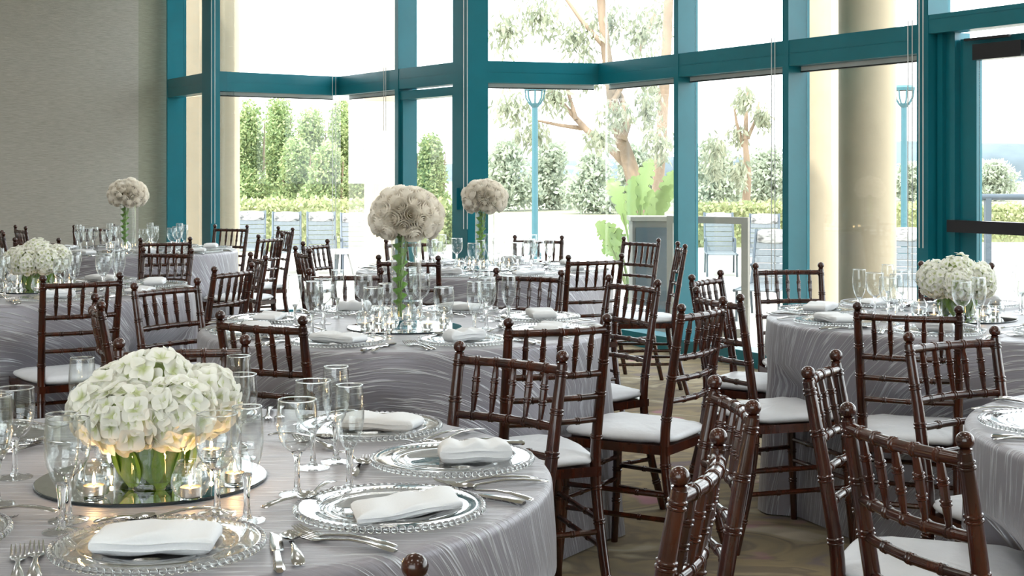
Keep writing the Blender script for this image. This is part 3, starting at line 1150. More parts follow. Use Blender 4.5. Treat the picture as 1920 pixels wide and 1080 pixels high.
for key, t in T.items():
    names = sides_for(t.angles)
    r = random.Random(key)
    for i, (ang, side) in enumerate(zip(t.angles, names)):
        a = math.radians(ang)
        out = Vector((math.cos(a), math.sin(a)))
        fwd = -out
        rt = Vector((fwd.y, -fwd.x))
        pc = Vector((t.x, t.y)) + out * 0.573

        def W(right, along):
            p = pc + rt * right + fwd * along
            return p.x, p.y
        base = math.atan2(-fwd.x, fwd.y)
        where = '%s setting, %s' % (side, t.name)
        if not in_view(pc.x, pc.y, ZT, 450):
            continue
        shown = in_view(pc.x, pc.y, ZT, 230)
        e = shown and tag(empty('charger_plate', (pc.x, pc.y, ZT + 0.0005), base), 'clear glass charger with beaded rim, ' + where, 'plate', 'beaded glass charger plates')
        if shown:
            put('dish', PL_D, e)
            b = put('beaded_rim', PL_B, e)
            b['kind'] = 'stuff'
        # napkin
        nx, ny, ni, nr = 0.0, 0.0, (i * 3 + len(key)) % 4, base + r.uniform(-0.35, 0.35)
        if key == 'T1':
            ov = {0: (0.0, -0.01, 0, 0.05), 1: (0.03, -0.01, 1, 0.22), 2: (0.0, 0.0, 2, 0.14), 3: (0.02, 0.0, 3, -0.25)}
            if i in ov:
                dx, dy, ni, nr = ov[i]
                px_, py_ = pc.x + dx, pc.y + dy
                nx = None
                if i == 2:
                    px_ += 0.045
        if nx is not None:
            px_, py_ = pc.x + r.uniform(-0.01, 0.01), pc.y + r.uniform(-0.01, 0.01)
        if shown:
            o = put('napkin', NAPS[ni], None, (px_, py_, ZT + 0.0075), (0, 0, nr))
            tag(o, 'folded white linen napkin on the charger, ' + where, 'napkin', 'folded napkins on the chargers')
        # cutlery
        for nm, me, x, y, rz, lab, cat in (
                ('dinner_fork', FORK, -0.203, -0.055, 0.05, 'steel dinner fork beside the charger, ', 'fork'),
                ('salad_fork', FORK, -0.178, -0.045, 0.03, 'inner steel fork beside the charger, ', 'fork'),
                ('dinner_knife', KNIFE, 0.178, -0.05, -0.04, 'steel dinner knife beside the charger, ', 'knife'),
                ('soup_spoon', SPOON, 0.203, -0.06, -0.03, 'steel soup spoon beside the charger, ', 'spoon'),
                ('dessert_spoon', SPOON_S, 0.02, 0.186, PI / 2 + 0.35, 'steel dessert spoon above the charger, ', 'spoon'),
                ('dessert_fork', FORK_S, -0.02, 0.18, -PI / 2 - 0.2, 'steel dessert fork above the charger, ', 'fork')):
            wx, wy = W(x + r.uniform(-0.004, 0.004), y + r.uniform(-0.012, 0.012))
            if not place(wx, wy):
                continue
            dz = 0.009 if nm == 'dessert_spoon' else 0.0008
            o = put(nm, me, None, (wx, wy, ZT + dz), (0, 0, base + rz + r.uniform(-0.05, 0.05)))
            tag(o, lab + where, cat, nm.replace('_', ' ') + 's of the place settings')
        # glasses
        ga, gr, fa, fr_ = 0.235 + r.uniform(-.015, .02), 0.04 + r.uniform(-.03, .03), 0.185 + r.uniform(-.015, .02), 0.11 + r.uniform(-.02, .03)
        g, f_ = W(gr, ga), W(fr_, fa)
        if key == 'T1':
            gv = {0: ((407, 965), (463, 978)), 1: ((557, 928), (655, 918)), 2: ((587, 878), (630, 867)), 7: ((128, 978), (115, 999)), 6: ((28, 897), (-6, 947))}
            if i in gv:
                g, f_ = at(*gv[i][0], ZT), at(*gv[i][1], ZT)
            elif i == 3:
                g, f_ = (-0.556, 2.85), (-0.584, 2.985)
            elif i == 4:
                g, f_ = (-0.86, 3.0), (-0.907, 2.95)
                g = (-0.80, 3.03)
            elif i == 5:
                continue
        if place(*g):
            tag(glassware(GOB, 'water_goblet', *g, r.uniform(0, 1)), 'clear stemmed water goblet, ' + where, 'glass', 'water goblets')
        if place(*f_):
            tag(glassware(FLU, 'champagne_flute', *f_, r.uniform(0, 1)), 'clear slender champagne flute, ' + where, 'glass', 'champagne flutes')


# ------------------------------------------------------------------ centrepieces
def petal(mb, uvs, base, direc, up, length, width, cup, curl, nu=4, nv=4, notch=0.0):
    """one petal: starts at base, runs along direc, curls towards up"""
    d_ = direc.normalized()
    u_ = (up - d_ * up.dot(d_)).normalized()
    s_ = d_.cross(u_)
    vs = []
    for j in range(nv + 1):
        q = j / nv
        w = width * (math.sin(PI * (0.10 + 0.80 * q ** 0.8))) ** 0.75
        for i in range(nu + 1):
            s = 2 * i / nu - 1
            ww = s * w / 2
            l_ = length * (q - 0.10 * s * s * q) - notch * (1 - abs(s)) * q ** 6
            h = cup * (s * s) * w + curl * q * q
            p = base + d_ * l_ + s_ * ww + u_ * h
            vs.append(tuple(p))
            uvs.append((i / nu, q))
    w_ = nu + 1
    mb.add(vs, [(j * w_ + i, j * w_ + i + 1, (j + 1) * w_ + i + 1, (j + 1) * w_ + i) for j in range(nv) for i in range(nu)])


def floret_build(mb, uvs, origin, normal, size, r):
    n = normal.normalized()
    ref = Vector((0, 0, 1)) if abs(n.z) < 0.9 else Vector((1, 0, 0))
    u = n.cross(ref).normalized()
    w = n.cross(u)
    a0 = r.uniform(0, TAU)
    for k in range(4):
        a = a0 + k * PI / 2 + r.uniform(-0.15, 0.15)
        d = (u * math.cos(a) + w * math.sin(a)) + n * r.uniform(-0.05, 0.35)
        petal(mb, uvs, origin + n * r.uniform(0, 0.002), d, n, size * r.uniform(0.5, 0.62), size * r.uniform(0.55, 0.68), r.uniform(0.02, 0.22), size * r.uniform(-0.05, 0.14), 4, 3)


def floret_mesh(seed, size):
    r = random.Random(seed)
    mb = MB()
    uvs = []
    floret_build(mb, uvs, Vector((0, 0, 0)), Vector((0, 0, 1)), size, r)
    mb.uv = uvs
    return mb.data('floret', M['hyd_petal'])


def rose_mesh(seed, R=0.035):
    r = random.Random(seed)
    mb = MB()
    uvs = []

    def layer(n, r0, r1, h0, h1, span, a0, flare):
        for k in range(n):
            ac = a0 + TAU * k / n + r.uniform(-0.15, 0.15)
            nu, nv = 6, 5
            vs = []
            for j in range(nv + 1):
                q = j / nv
                for i in range(nu + 1):
                    s = 2 * i / nu - 1
                    a = ac + s * span / 2 * (0.55 + 0.45 * math.sin(PI * min(1, q + 0.25) * 0.75))
                    rad = lerp(r0, r1, math.sin(q * PI * 0.66) / 0.93) + flare * q ** 5 * (1 - 0.5 * s * s) + 0.0016 * s * (1 if k % 2 else -1)
                    z = lerp(h0, h1, q) - 0.0045 * s ** 4 * q - flare * 0.5 * q ** 6
                    vs.append((rad * math.cos(a), rad * math.sin(a), z))
                    uvs.append((i / nu, q))
            w_ = nu + 1
            mb.add(vs, [(j * w_ + i, j * w_ + i + 1, (j + 1) * w_ + i + 1, (j + 1) * w_ + i) for j in range(nv) for i in range(nu)])
    s = R / 0.035
    layer(2, 0.003 * s, 0.0045 * s, -0.01 * s, 0.0255 * s, 3.8, r.uniform(0, 6), 0.0006)
    layer(3, 0.005 * s, 0.0095 * s, -0.015 * s, 0.026 * s, 3.0, r.uniform(0, 6), 0.001 * s)
    layer(3, 0.007 * s, 0.0155 * s, -0.02 * s, 0.025 * s, 2.9, r.uniform(0, 6), 0.0015 * s)
    layer(4, 0.008 * s, 0.0225 * s, -0.024 * s, 0.0225 * s, 2.5, r.uniform(0, 6), 0.003 * s)
    layer(5, 0.009 * s, 0.0285 * s, -0.026 * s, 0.0165 * s, 2.2, r.uniform(0, 6), 0.0045 * s)
    mb.uv = uvs
    return mb.data('rose', M['rose_petal'])


FLORETS = [floret_mesh(40 + k, 0.052) for k in range(5)]
ROSES = [rose_mesh(60 + k) for k in range(4)]


def aim(n):
    return Vector(n).to_track_quat('Z', 'Y').to_euler()


def leaf_blade(mb, fn_center, width, nl=10, nw=4, fold=0.2):
    """leaf along fn_center(q) -> (point, side vector, normal)"""
    vs = []
    for j in range(nl + 1):
        q = j / nl
        p, sd, nn = fn_center(q)
        w = width * math.sin(PI * (0.04 + 0.93 * q)) ** 0.8
        for i in range(nw + 1):
            s = 2 * i / nw - 1
            vs.append(tuple(p + sd * (s * w / 2) + nn * (fold * abs(s) * w / 2)))
    w_ = nw + 1
    mb.add(vs, [(j * w_ + i, j * w_ + i + 1, (j + 1) * w_ + i + 1, (j + 1) * w_ + i) for j in range(nl) for i in range(nw)])


def mirror_tray(x, y, lab, r=0.215):
    e = tag(empty('mirror_tray', (x, y, ZT + 0.0005)), lab, 'mirror', 'round mirror trays')
    MB().lathe([(0, 0), (r, 0), (r, 0.0045), (r - 0.002, 0.0055)], 64).obj('mirror_edge', M['mirror_edge'], e)
    MB().lathe([(0, 0.0056), (r - 0.002, 0.0056)], 64).obj('mirror_face', M['mirror'], e)


ZM = ZT + 0.0065
VOT = MB().lathe(wall_profile([(0.017, 0.0015), (0.026, 0.006), (0.0325, 0.018), (0.0345, 0.031), (0.032, 0.045), (0.026, 0.057), (0.0235, 0.063), (0.0245, 0.066)], 0.0016), 28).data('votive_bowl', M['glass_thin'], True, 60)
VOTB = MB().lathe([(0, 0), (0.018, 0), (0.018, 0.003), (0.0, 0.0045)], 24).data('votive_base', M['glass'], True, 50)
TIN = MB().lathe([(0, 0), (0.0185, 0), (0.019, 0.016), (0.0183, 0.016), (0.018, 0.013)], 20).data('tin_cup', M['tin'], True, 50)
WAX = MB().lathe([(0.0181, 0.012), (0.0178, 0.0145), (0.006, 0.0138), (0, 0.0135)], 20).data('wax', M['wax'])
WICK = MB().tube([(0, 0, 0.013), (0.0004, 0, 0.019)], 0.0006, 5).data('wick', M['black'])
FLAME = MB().lathe([(0, 0.0165), (0.0022, 0.019), (0.0031, 0.0225), (0.0024, 0.0285), (0.0011, 0.035), (0, 0.040)], 10).data('flame', M['flame'])


def votive(x, y, where, glow=0.0):
    e = tag(empty('votive_holder', (x, y, ZM)), 'round clear glass votive holder, ' + where, 'candle holder', 'glass votive holders')
    put('bowl', VOT, e)
    put('base', VOTB, e)
    c = tag(empty('tealight', (x, y, ZM + 0.0046)), 'lit tealight in a glass votive, ' + where, 'candle', 'lit tealights')
    put('tin_cup', TIN, c)
    put('wax', WAX, c)
    put('wick', WICK, c)
    put('flame', FLAME, c)
    if glow:
        l = bpy.data.lights.new('candle_light', 'POINT')
        l.energy = glow
        l.color = (1.0, 0.55, 0.2)
        l.shadow_soft_size = 0.004
        lo = bpy.data.objects.new('candle_light', l)
        col.objects.link(lo)
        lo.parent = c
        lo.location = (0, 0, 0.045)


def hydrangea(x, y, tname, seed, big):
    r = random.Random(seed)
    # vase
    v = tag(empty('low_vase', (x, y, ZM)), 'low clear glass cylinder vase holding hydrangeas on the ' + tname, 'vase', 'low hydrangea vases')
    R, H = 0.074, 0.115
    MB().lathe([(0, 0.001), (R, 0.001), (R + 0.001, 0.004), (R, 0.012), (R, H), (R - 0.003, H), (R - 0.003, 0.014), (0, 0.012)], 48).obj('glass_wall', M['glass_thin'], v)
    MB().lathe([(0, 0.0125), (R - 0.004, 0.0125), (R - 0.004, 0.065), (0, 0.065)], 40).obj('water', M['glass_thin'], v)
    b = tag(empty('hydrangea_bouquet', (x, y, ZM)), 'mound of white hydrangea heads in the low vase on the ' + tname, 'flowers', 'hydrangea bouquets')
    # leaves wrapped inside the vase
    for k in range(13):
        a0 = TAU * k / 13 + r.uniform(-0.2, 0.2)
        sl = r.uniform(-0.6, 0.6)

        def fn(q, a0=a0, sl=sl, rr=0.064 - 0.002 * (k % 3), z0=r.uniform(-0.004, 0.012), z1=r.uniform(0.10, 0.125)):
            a = a0 + sl * (q - 0.5) * 1.6
            p = Vector((rr * math.cos(a), rr * math.sin(a), lerp(z0, z1, q)))
            return p, Vector((-math.sin(a), math.cos(a), 0.25 * sl)), Vector((-math.cos(a), -math.sin(a), 0))
        mb = MB()
        leaf_blade(mb, fn, r.uniform(0.055, 0.075), 8, 4, -0.25)
        mb.obj('leaf', M['leaf'], b)
    for k in range(6):
        a = TAU * k / 6 + 0.4
        MB().tube([(0.03 * math.cos(a + 2), 0.03 * math.sin(a + 2), 0.02), (0.02 * math.cos(a), 0.02 * math.sin(a), 0.11), (0.06 * math.cos(a), 0.06 * math.sin(a), 0.15)], 0.003, 6).obj('stem', M['stem'], b)
    heads = [(0, 0, 0.172, 0.072)] + [(0.090 * math.cos(a), 0.090 * math.sin(a), 0.146 + dz, 0.061) for a, dz in
                                       ((0.3, 0.004), (1.4, 0.0), (2.5, 0.006), (3.5, -0.004), (4.45, -0.012), (5.4, -0.004))]
    if not big:
        heads = [(hx * 1.05, hy * 1.05, hz, hr * 1.02) for hx, hy, hz, hr in heads]
    cen = Vector((0, 0, 0.09))
    for hi, (hx, hy, hz, hr) in enumerate(heads):
        mb = MB()
        mb.lathe([(0, -hr * 0.7)] + [(hr * 0.74 * math.cos(q), hr * 0.74 * math.sin(q)) for q in (-0.9, -0.45, 0, 0.45, 0.9)] + [(0, hr * 0.74)], 12)
        h = mb.obj('flower_head', M['hyd_core'], b, loc=(hx, hy, hz))
        n = 78 if big else 125
        mbj = MB()
        uvs = []
        made = 0
        for k in range(n):
            zz = 1 - 2 * (k + 0.5) / n
            ph = k * 2.39996 + hi
            nn = Vector((math.sqrt(1 - zz * zz) * math.cos(ph), math.sqrt(1 - zz * zz) * math.sin(ph), zz))
            nn = (nn + Vector((r.uniform(-.12, .12), r.uniform(-.12, .12), r.uniform(-.12, .12)))).normalized()
            pos = nn * hr * r.uniform(0.84, 1.08)
            wp = Vector((hx, hy, hz)) + pos
            if wp.z < 0.085 or any((wp - Vector(q[:3])).length < q[3] * 0.86 for q in heads if q is not heads[hi]):
                continue
            if big:
                made += 1
                o = put('floret', FLORETS[r.randrange(5)], h, pos, aim(nn))
                s = r.uniform(0.74, 1.0)
                o.scale = (s, s, s)
            else:
                floret_build(mbj, uvs, pos, nn, 0.033, r)
        if not big:
            mbj.uv = uvs
            o = mbj.obj('florets', M['hyd_petal'], h)
            o['kind'] = 'stuff'


def rose_centre(x, y, tname, seed, dome=0.135, topz=1.29):
    r = random.Random(seed)
    H = 0.345
    v = tag(empty('tall_vase', (x, y, ZM)), 'tall clear glass cylinder vase on the ' + tname, 'vase', 'tall rose vases')
    R = 0.057
    MB().lathe([(0, 0.001), (R, 0.001), (R + 0.0008, 0.006), (R, 0.02), (R, H), (R - 0.0025, H), (R - 0.0025, 0.022), (0, 0.018)], 44).obj('glass_wall', M['glass_thin'], v)
    MB().lathe([(R - 0.0012 + 0.0016 * math.cos(q), H + 0.0016 * math.sin(q)) for q in [TAU * i / 6 for i in range(7)]], 44).obj('rim', M['glass'], v)
    MB().lathe([(0, 0.0185), (R - 0.003, 0.0225), (R - 0.003, 0.09), (0, 0.09)], 36).obj('water', M['glass_thin'], v)
    b = tag(empty('rose_bouquet', (x, y, ZM)), 'dome of cream roses on a coiled green stem, ' + tname, 'flowers', 'rose bouquets')
    sx = -0.025
    zc = topz - ZM - dome * 0.80 - 0.004
    for k in range(7):
        a = TAU * k / 7
        MB().tube([(sx + 0.007 * math.cos(a), 0.007 * math.sin(a), 0.03), (sx + 0.009 * math.cos(a + 1.2), 0.009 * math.sin(a + 1.2), 0.17),
                   (sx * 0.4 + 0.02 * math.cos(a + 2), 0.02 * math.sin(a + 2), H), (0.05 * math.cos(a + 2), 0.05 * math.sin(a + 2), zc)], 0.0026, 6).obj('stem', M['stem'], b)
    # long leaves coiled round the stems
    for c_ in range(1):
        mb = MB()

        def fn(q, c_=c_):
            a = TAU * 6.5 * q
            rr = 0.016 + 0.007 * math.sin(PI * q)
            p = Vector((sx + rr * math.cos(a), rr * math.sin(a), 0.06 + 0.275 * q))
            tn = Vector((math.cos(a) * 0.8, math.sin(a) * 0.8, 0.75)).normalized()
            return p, tn, Vector((-math.sin(a), math.cos(a), 0.2))
        vs = []
        nl = 110
        for j in range(nl + 1):
            p, sd, nn = fn(j / nl)
            ru = 0.004 * math.sin(j * 1.9 + c_)
            for s in (-1, 0, 1):
                vs.append(tuple(p + sd * (s * 0.0125) + nn * (ru if s else 0)))
        mb.add(vs, [(j * 3 + i, j * 3 + i + 1, j * 3 + i + 4, j * 3 + i + 3) for j in range(nl) for i in range(2)])
        mb.obj('coiled_leaf', M['leaf_bright'], b)
    core = MB()
    core.lathe([(0, -0.02)] + [(dome * 0.66 * math.cos(q), dome * 0.52 * math.sin(q)) for q in (0.0, 0.4, 0.8, 1.2)] + [(0, dome * 0.52)], 18)
    core.obj('flower_foam', M['rose_core'], b, loc=(0, 0, zc))
    n = 46
    for k in range(n):
        zz = 1 - 1.68 * (k + 0.5) / n
        ph = k * 2.39996
        nn = Vector((math.sqrt(max(0, 1 - zz * zz)) * math.cos(ph), math.sqrt(max(0, 1 - zz * zz)) * math.sin(ph), zz))
        rad = dome - 0.018 + r.uniform(-0.006, 0.006)
        pos = Vector((nn.x * rad, nn.y * rad, zc + nn.z * rad * (0.80 if nn.z > 0 else 0.74)))
        nn2 = Vector((nn.x, nn.y, nn.z + r.uniform(-0.12, 0.15)))
        s = r.uniform(1.02, 1.22)
        put('rose', ROSES[r.randrange(4)], b, pos, aim(nn2), (s, s, s))


mirror_tray(-0.683, 2.655, 'round mirror under the foreground hydrangeas and tealights')
hydrangea(-0.667, 2.61, T['T1'].name, 5, True)
places = ['front left', 'front', 'right', 'left', 'back right', 'back']
for (px, py), w in zip(((176, 931), (357, 934), (440, 906), (209, 868), (396, 860), (300, 858)), places):
    vx, vy = at(px, py, ZM)
    votive(vx, vy, '%s of the foreground hydrangeas' % w, 0.13)

mirror_tray(-0.402, 5.235, 'round mirror under the tall rose vase in the middle')
rose_centre(-0.40, 5.29, T['T2'].name, 21, 0.137, 1.292)
for (px, py), w in zip(((685, 616), (712, 605), (731, 617), (803, 617), (833, 606), (766, 600)), ['outer left', 'back left', 'front left', 'front right', 'outer right', 'back right']):
    vx, vy = at(px, py, ZM)
    votive(vx, vy, '%s of the middle rose vase' % w)

for key, (px, topz, sd, dome) in {'T3': (909, 1.30, 22, 0.135), 'T6': (240, 1.295, 23, 0.14)}.items():
    t = T[key]
    mirror_tray(t.x, t.y, 'round mirror tray on the ' + t.name)
    rose_centre((px - 960) * t.y / FPX, t.y, t.name, sd, dome, topz)
    for k, w in enumerate(['front', 'front right', 'back right', 'back left', 'front left']):
        a = -PI / 2 + TAU * k / 5
        votive(t.x + 0.155 * math.cos(a), t.y + 0.155 * math.sin(a), '%s of vase, %s' % (w, t.name))
for key, px, sd in (('T4', 1795, 31), ('T0', 70, 32)):
    t = T[key]
    mirror_tray((px + 6 - 960) * t.y / FPX, t.y, 'round mirror tray on the ' + t.name)
    hydrangea((px - 960) * t.y / FPX, t.y, t.name, sd, False)
    for k, w in enumerate(['front', 'front right', 'back right', 'back left', 'front left']):
        a = -PI / 2 + 0.35 + TAU * k / 5
        votive((px - 960) * t.y / FPX + 0.155 * math.cos(a), t.y + 0.155 * math.sin(a), '%s of vase, %s' % (w, t.name))


# ------------------------------------------------------------------ outside
GZ = -0.15
struct(MB().prism([(-40, 8.6), (60, 3.0), (60, 34), (-40, 34)], GZ - 0.1, GZ).obj('floor_terrace', M['paving'], smooth=False))
struct(MB().prism([(-160, -120), (160, -120), (160, 260), (-160, 260)], GZ - 0.4, GZ - 0.2).obj('floor_lawn', M['lawn'], smooth=False))


def column(px, y, r, lab):
    e = tag(empty('column', ((px - 960) * y / FPX, y, GZ)), lab, 'column', 'beige columns outside the windows')
    MB().lathe([(0, 0), (r, 0), (r, 4.6), (0, 4.6)], 40).obj('shaft', M['stucco'], e)
    MB().lathe([(0, 0), (r + 0.05, 0), (r + 0.05, 0.14), (r + 0.02, 0.17), (0, 0.17)], 40).obj('base', M['stucco'], e)
    MB().lathe([(0, 4.35), (r + 0.02, 4.35), (r + 0.06, 4.42), (r + 0.06, 4.6), (0, 4.6)], 40).obj('capital', M['stucco'], e)


column(1626, 9.45, 0.19, 'shaded beige round column close outside the right window')
column(1531, 12.0, 0.19, 'sunlit beige round column behind the shaded one')
column(712, 17.2, 0.19, 'beige round column right of the tall green bushes')
column(412, 14.2, 0.2, 'beige round column left of the tall green bushes')
column(356, 15.4, 0.2, 'beige round column outside the narrow window')


def lamp_post(px, y, lab):
    e = tag(empty('lamp_post', ((px - 960) * y / FPX, y, GZ)), lab, 'lamp post', 'teal lamp posts')
    top = EYE + (HOR - 160) * y / FPX - GZ
    MB().lathe([(0, 0), (0.11, 0), (0.11, 0.1), (0.055, 0.16), (0.052, top - 0.38), (0.075, top - 0.36), (0.10, top - 0.31), (0, top - 0.31)], 16).obj('pole', M['teal_light'], e)
    MB().lathe([(0.08, top - 0.31), (0.14, top - 0.1), (0, top - 0.08)], 16).obj('lantern_glass', M['frost'], e)
    for k in range(8):
        a = TAU * k / 8
        ca, sa = math.cos(a), math.sin(a)
        MB().tube([(0.08 * ca, 0.08 * sa, top - 0.34), (0.15 * ca, 0.15 * sa, top - 0.22), (0.17 * ca, 0.17 * sa, top - 0.08)], 0.014, 6).obj('lantern_rib', M['teal_light'], e)
    MB().lathe([(0, top - 0.09), (0.18, top - 0.09), (0.19, top - 0.04), (0.15, top), (0, top + 0.01)], 20).obj('lantern_cap', M['teal_light'], e)


lamp_post(1003, 24, 'teal lamp post outside the middle window')
lamp_post(1695, 24, 'teal lamp post right of the beige columns')


def leaves(mb, r, cx, cy, cz, rx, ry, rz, n, size, hang=0.0, shell=0.5):
    for _ in range(n):
        u = Vector((r.gauss(0, 1), r.gauss(0, 1), r.gauss(0, 1))).normalized()
        q = r.uniform(shell, 1.0)
        p = Vector((cx + u.x * rx * q, cy + u.y * ry * q, cz + u.z * rz * q))
        d = Vector((r.uniform(-1, 1), r.uniform(-1, 1), r.uniform(-1, 1) - hang)).normalized()
        s = d.cross(Vector((r.uniform(-1, 1), r.uniform(-1, 1), r.uniform(-1, 1)))).normalized()
        l = size * r.uniform(0.7, 1.3)
        w = l * (0.24 if hang == 0 else 0.16)
        mb.add([p, p + d * l * 0.5 + s * w, p + d * l, p + d * l * 0.5 - s * w], [(0, 1, 2, 3)])


def bush(px, y, top_py, width, lab, seed, mat, name='tall_bush', n=15000, size=0.085, bottom=GZ, group='tall bushes behind the terrace'):
    r = random.Random(seed)
    x = (px - 960) * y / FPX
    top = EYE + (HOR - top_py) * y / FPX
    e = tag(empty(name, (x, y, bottom)), lab, 'bush', group)
    h = top - bottom
    mb = MB()
    for k in range(7):
        q = k / 6
        leaves(mb, r, r.uniform(-.3, .3) * width * (1 - q), r.uniform(-.25, .25), h * (0.12 + 0.74 * q), width * (0.62 - 0.34 * q), width * 0.45, h * 0.17, n // 7, size, 0, 0.3)
    o = mb.obj('foliage', mat, e, False)
    o['kind'] = 'stuff'
    for k in range(3):
        MB().tube([(0.12 * (k - 1), 0, 0), (0.25 * (k - 1), 0.1, h * 0.5), (0.3 * (k - 1), 0, h * 0.85)], [0.05, 0.035, 0.012], 6).obj('stem', M['bark'], e)


for i, (px, y, tp, w, lab) in enumerate((
        (470, 30, 196, 1.0, 'leafy green bush beside the left beige column'), (520, 31.6, 182, 1.2, 'tallest leafy bush left of centre in the left window'),
        (585, 30.2, 205, 1.1, 'leafy bush in the middle of the left window'), (640, 31.8, 190, 1.1, 'leafy bush right of the middle of the left window'),
        (690, 30.1, 212, 1.0, 'leafy bush behind the beige column'), (808, 29, 255, 0.9, 'leafy bush in the narrow bay beside the wide teal post'),
        (555, 28.9, 262, 1.0, 'lower leafy bush before the left bushes'), (615, 27.7, 270, 1.0, 'lower leafy bush before the middle bushes'))):
    bush(px, y, tp, w, lab, 100 + i, M['bush'])


def hedge(px0, px1, y, top_py, lab, seed, n=5000):
    r = random.Random(seed)
    x0, x1 = (px0 - 960) * y / FPX, (px1 - 960) * y / FPX
    top = EYE + (HOR - top_py) * y / FPX
    o0 = MB()
    for _ in range(n):
        p = Vector((r.uniform(x0, x1), y + r.uniform(-0.45, 0.45), lerp(GZ, top, r.random() ** 0.7) + r.uniform(-0.05, 0.05)))
        d = Vector((r.uniform(-1, 1), r.uniform(-1, 1), r.uniform(-1, 1))).normalized()
        s = d.cross(Vector((r.uniform(-1, 1), 1, r.uniform(-1, 1)))).normalized()
        l = 0.10 * r.uniform(0.7, 1.4)
        o0.add([p, p + d * l * 0.5 + s * l * 0.27, p + d * l, p + d * l * 0.5 - s * l * 0.27], [(0, 1, 2, 3)])
    e = tag(empty('clipped_hedge', ((x0 + x1) / 2, y, GZ)), lab, 'hedge', 'clipped hedges')
    o0.v = [(vx - (x0 + x1) / 2, vy - y, vz - GZ) for vx, vy, vz in o0.v]
    f = o0.obj('foliage', M['hedge'], e, False)
    f['kind'] = 'stuff'
    hw = (x1 - x0) / 2
    MB().box(-hw, hw, -0.35, 0.35, 0, top - GZ - 0.12).obj('hedge_core', M['hedge'], e, False)


hedge(380, 830, 26.5, 378, 'low clipped hedge before the tall bushes', 201, 14000)
hedge(1290, 1500, 28, 384, 'low clipped hedge behind the grey wind screen', 202, 8000)
hedge(1640, 1990, 30, 386, 'low clipped hedge behind the right lamp post', 203, 11000)


def tree(px, y, lab, seed, trunk, branches, blobs, n, mat=None, size=0.17, hang=1.2):
    """trunk/branches in pixels at depth y, blobs: px, py, half widths in pixels"""
    r = random.Random(seed)
    x = (px - 960) * y / FPX
    e = tag(empty('eucalyptus_tree', (x, y, GZ)), lab, 'tree', 'trees beyond the terrace')

    def P(p, dy=0):
        return ((p[0] - 960) * y / FPX - x, dy, EYE + (HOR - p[1]) * y / FPX - GZ)
    for k, (pts, r0, r1) in enumerate([trunk] + branches):
        path = []
        m_ = len(pts)
        for i, p in enumerate(pts):
            path.append(P(p, 0.15 * math.sin(i * 1.7 + k * 2)))
        MB().tube(path, [lerp(r0, r1, i / (m_ - 1)) for i in range(m_)], 9).obj('trunk' if k == 0 else 'branch', M['bark'], e)
    mb = MB()
    for (bx, by, hw, hh) in blobs:
        p = P((bx, by), r.uniform(-1, 1))
        leaves(mb, r, *p, hw * y / FPX, 0.8, hh * y / FPX, int(n * 1.7), size, hang, 0.0)
    o = mb.obj('foliage', mat or M['euc'], e, False)
    o['kind'] = 'stuff'


tree(1195, 27, 'pale eucalyptus with forked branches behind the middle window', 301,
     ([(1204, 488), (1200, 400), (1190, 340), (1180, 310), (1165, 260), (1150, 190), (1135, 90), (1120, -60)], 0.2, 0.08),
     [([(1180, 312), (1150, 285), (1100, 245), (1065, 205), (1030, 165)], 0.1, 0.03), ([(1165, 262), (1178, 225), (1165, 180), (1140, 140)], 0.1, 0.04),
      ([(1080, 225), (1068, 180), (1050, 120)], 0.05, 0.02), ([(1092, 240), (1050, 235), (1000, 225)], 0.05, 0.02), ([(1135, 90), (1090, 40), (1050, -20)], 0.06, 0.03),
      ([(1150, 190), (1190, 120), (1230, 20)], 0.06, 0.03)],
     [(950, 60, 40, 50), (1010, 30, 50, 50), (1080, 70, 50, 45), (1140, 30, 50, 55), (1200, 60, 45, 60), (960, 200, 40, 40), (1040, 180, 35, 35), (1100, 130, 40, 40),
      (1150, 215, 35, 30), (1215, 200, 30, 60), (1000, 250, 40, 30), (1120, 260, 30, 25), (1230, 270, 30, 40)], 200)
tree(1262, 30, 'straight pale trunk just left of the window fin', 302, ([(1228, 472), (1232, 400), (1240, 250), (1248, 100), (1258, -80)], 0.14, 0.1), [],
     [(1245, 30, 30, 60), (1232, 160, 25, 50)], 120)
tree(1395, 32, 'slender pale eucalyptus behind the grey wind screen', 303, ([(1399, 462), (1400, 395), (1402, 330), (1396, 270), (1400, 210), (1405, 170)], 0.12, 0.03),
     [([(1396, 275), (1380, 230), (1375, 200)], 0.05, 0.02), ([(1400, 260), (1418, 220), (1425, 190)], 0.05, 0.02)],
     [(1385, 190, 18, 28), (1405, 180, 18, 28), (1420, 220, 16, 30), (1392, 250, 20, 26), (1385, 320, 16, 40), (1345, 310, 24, 50), (1330, 280, 20, 40)], 170)
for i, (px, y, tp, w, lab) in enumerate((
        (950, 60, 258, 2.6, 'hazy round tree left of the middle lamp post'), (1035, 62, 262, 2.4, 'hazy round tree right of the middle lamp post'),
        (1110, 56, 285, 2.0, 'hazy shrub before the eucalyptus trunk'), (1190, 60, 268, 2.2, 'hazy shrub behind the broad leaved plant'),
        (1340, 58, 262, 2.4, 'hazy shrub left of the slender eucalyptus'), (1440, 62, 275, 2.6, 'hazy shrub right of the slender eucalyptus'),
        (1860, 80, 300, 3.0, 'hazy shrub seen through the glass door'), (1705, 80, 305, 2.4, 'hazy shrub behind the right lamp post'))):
    bush(px, y, tp, w, lab, 400 + i, M['hazed_leaf'], 'distant_shrub', 4200, 0.24, GZ - 0.1, 'hazy shrubs in the distance')

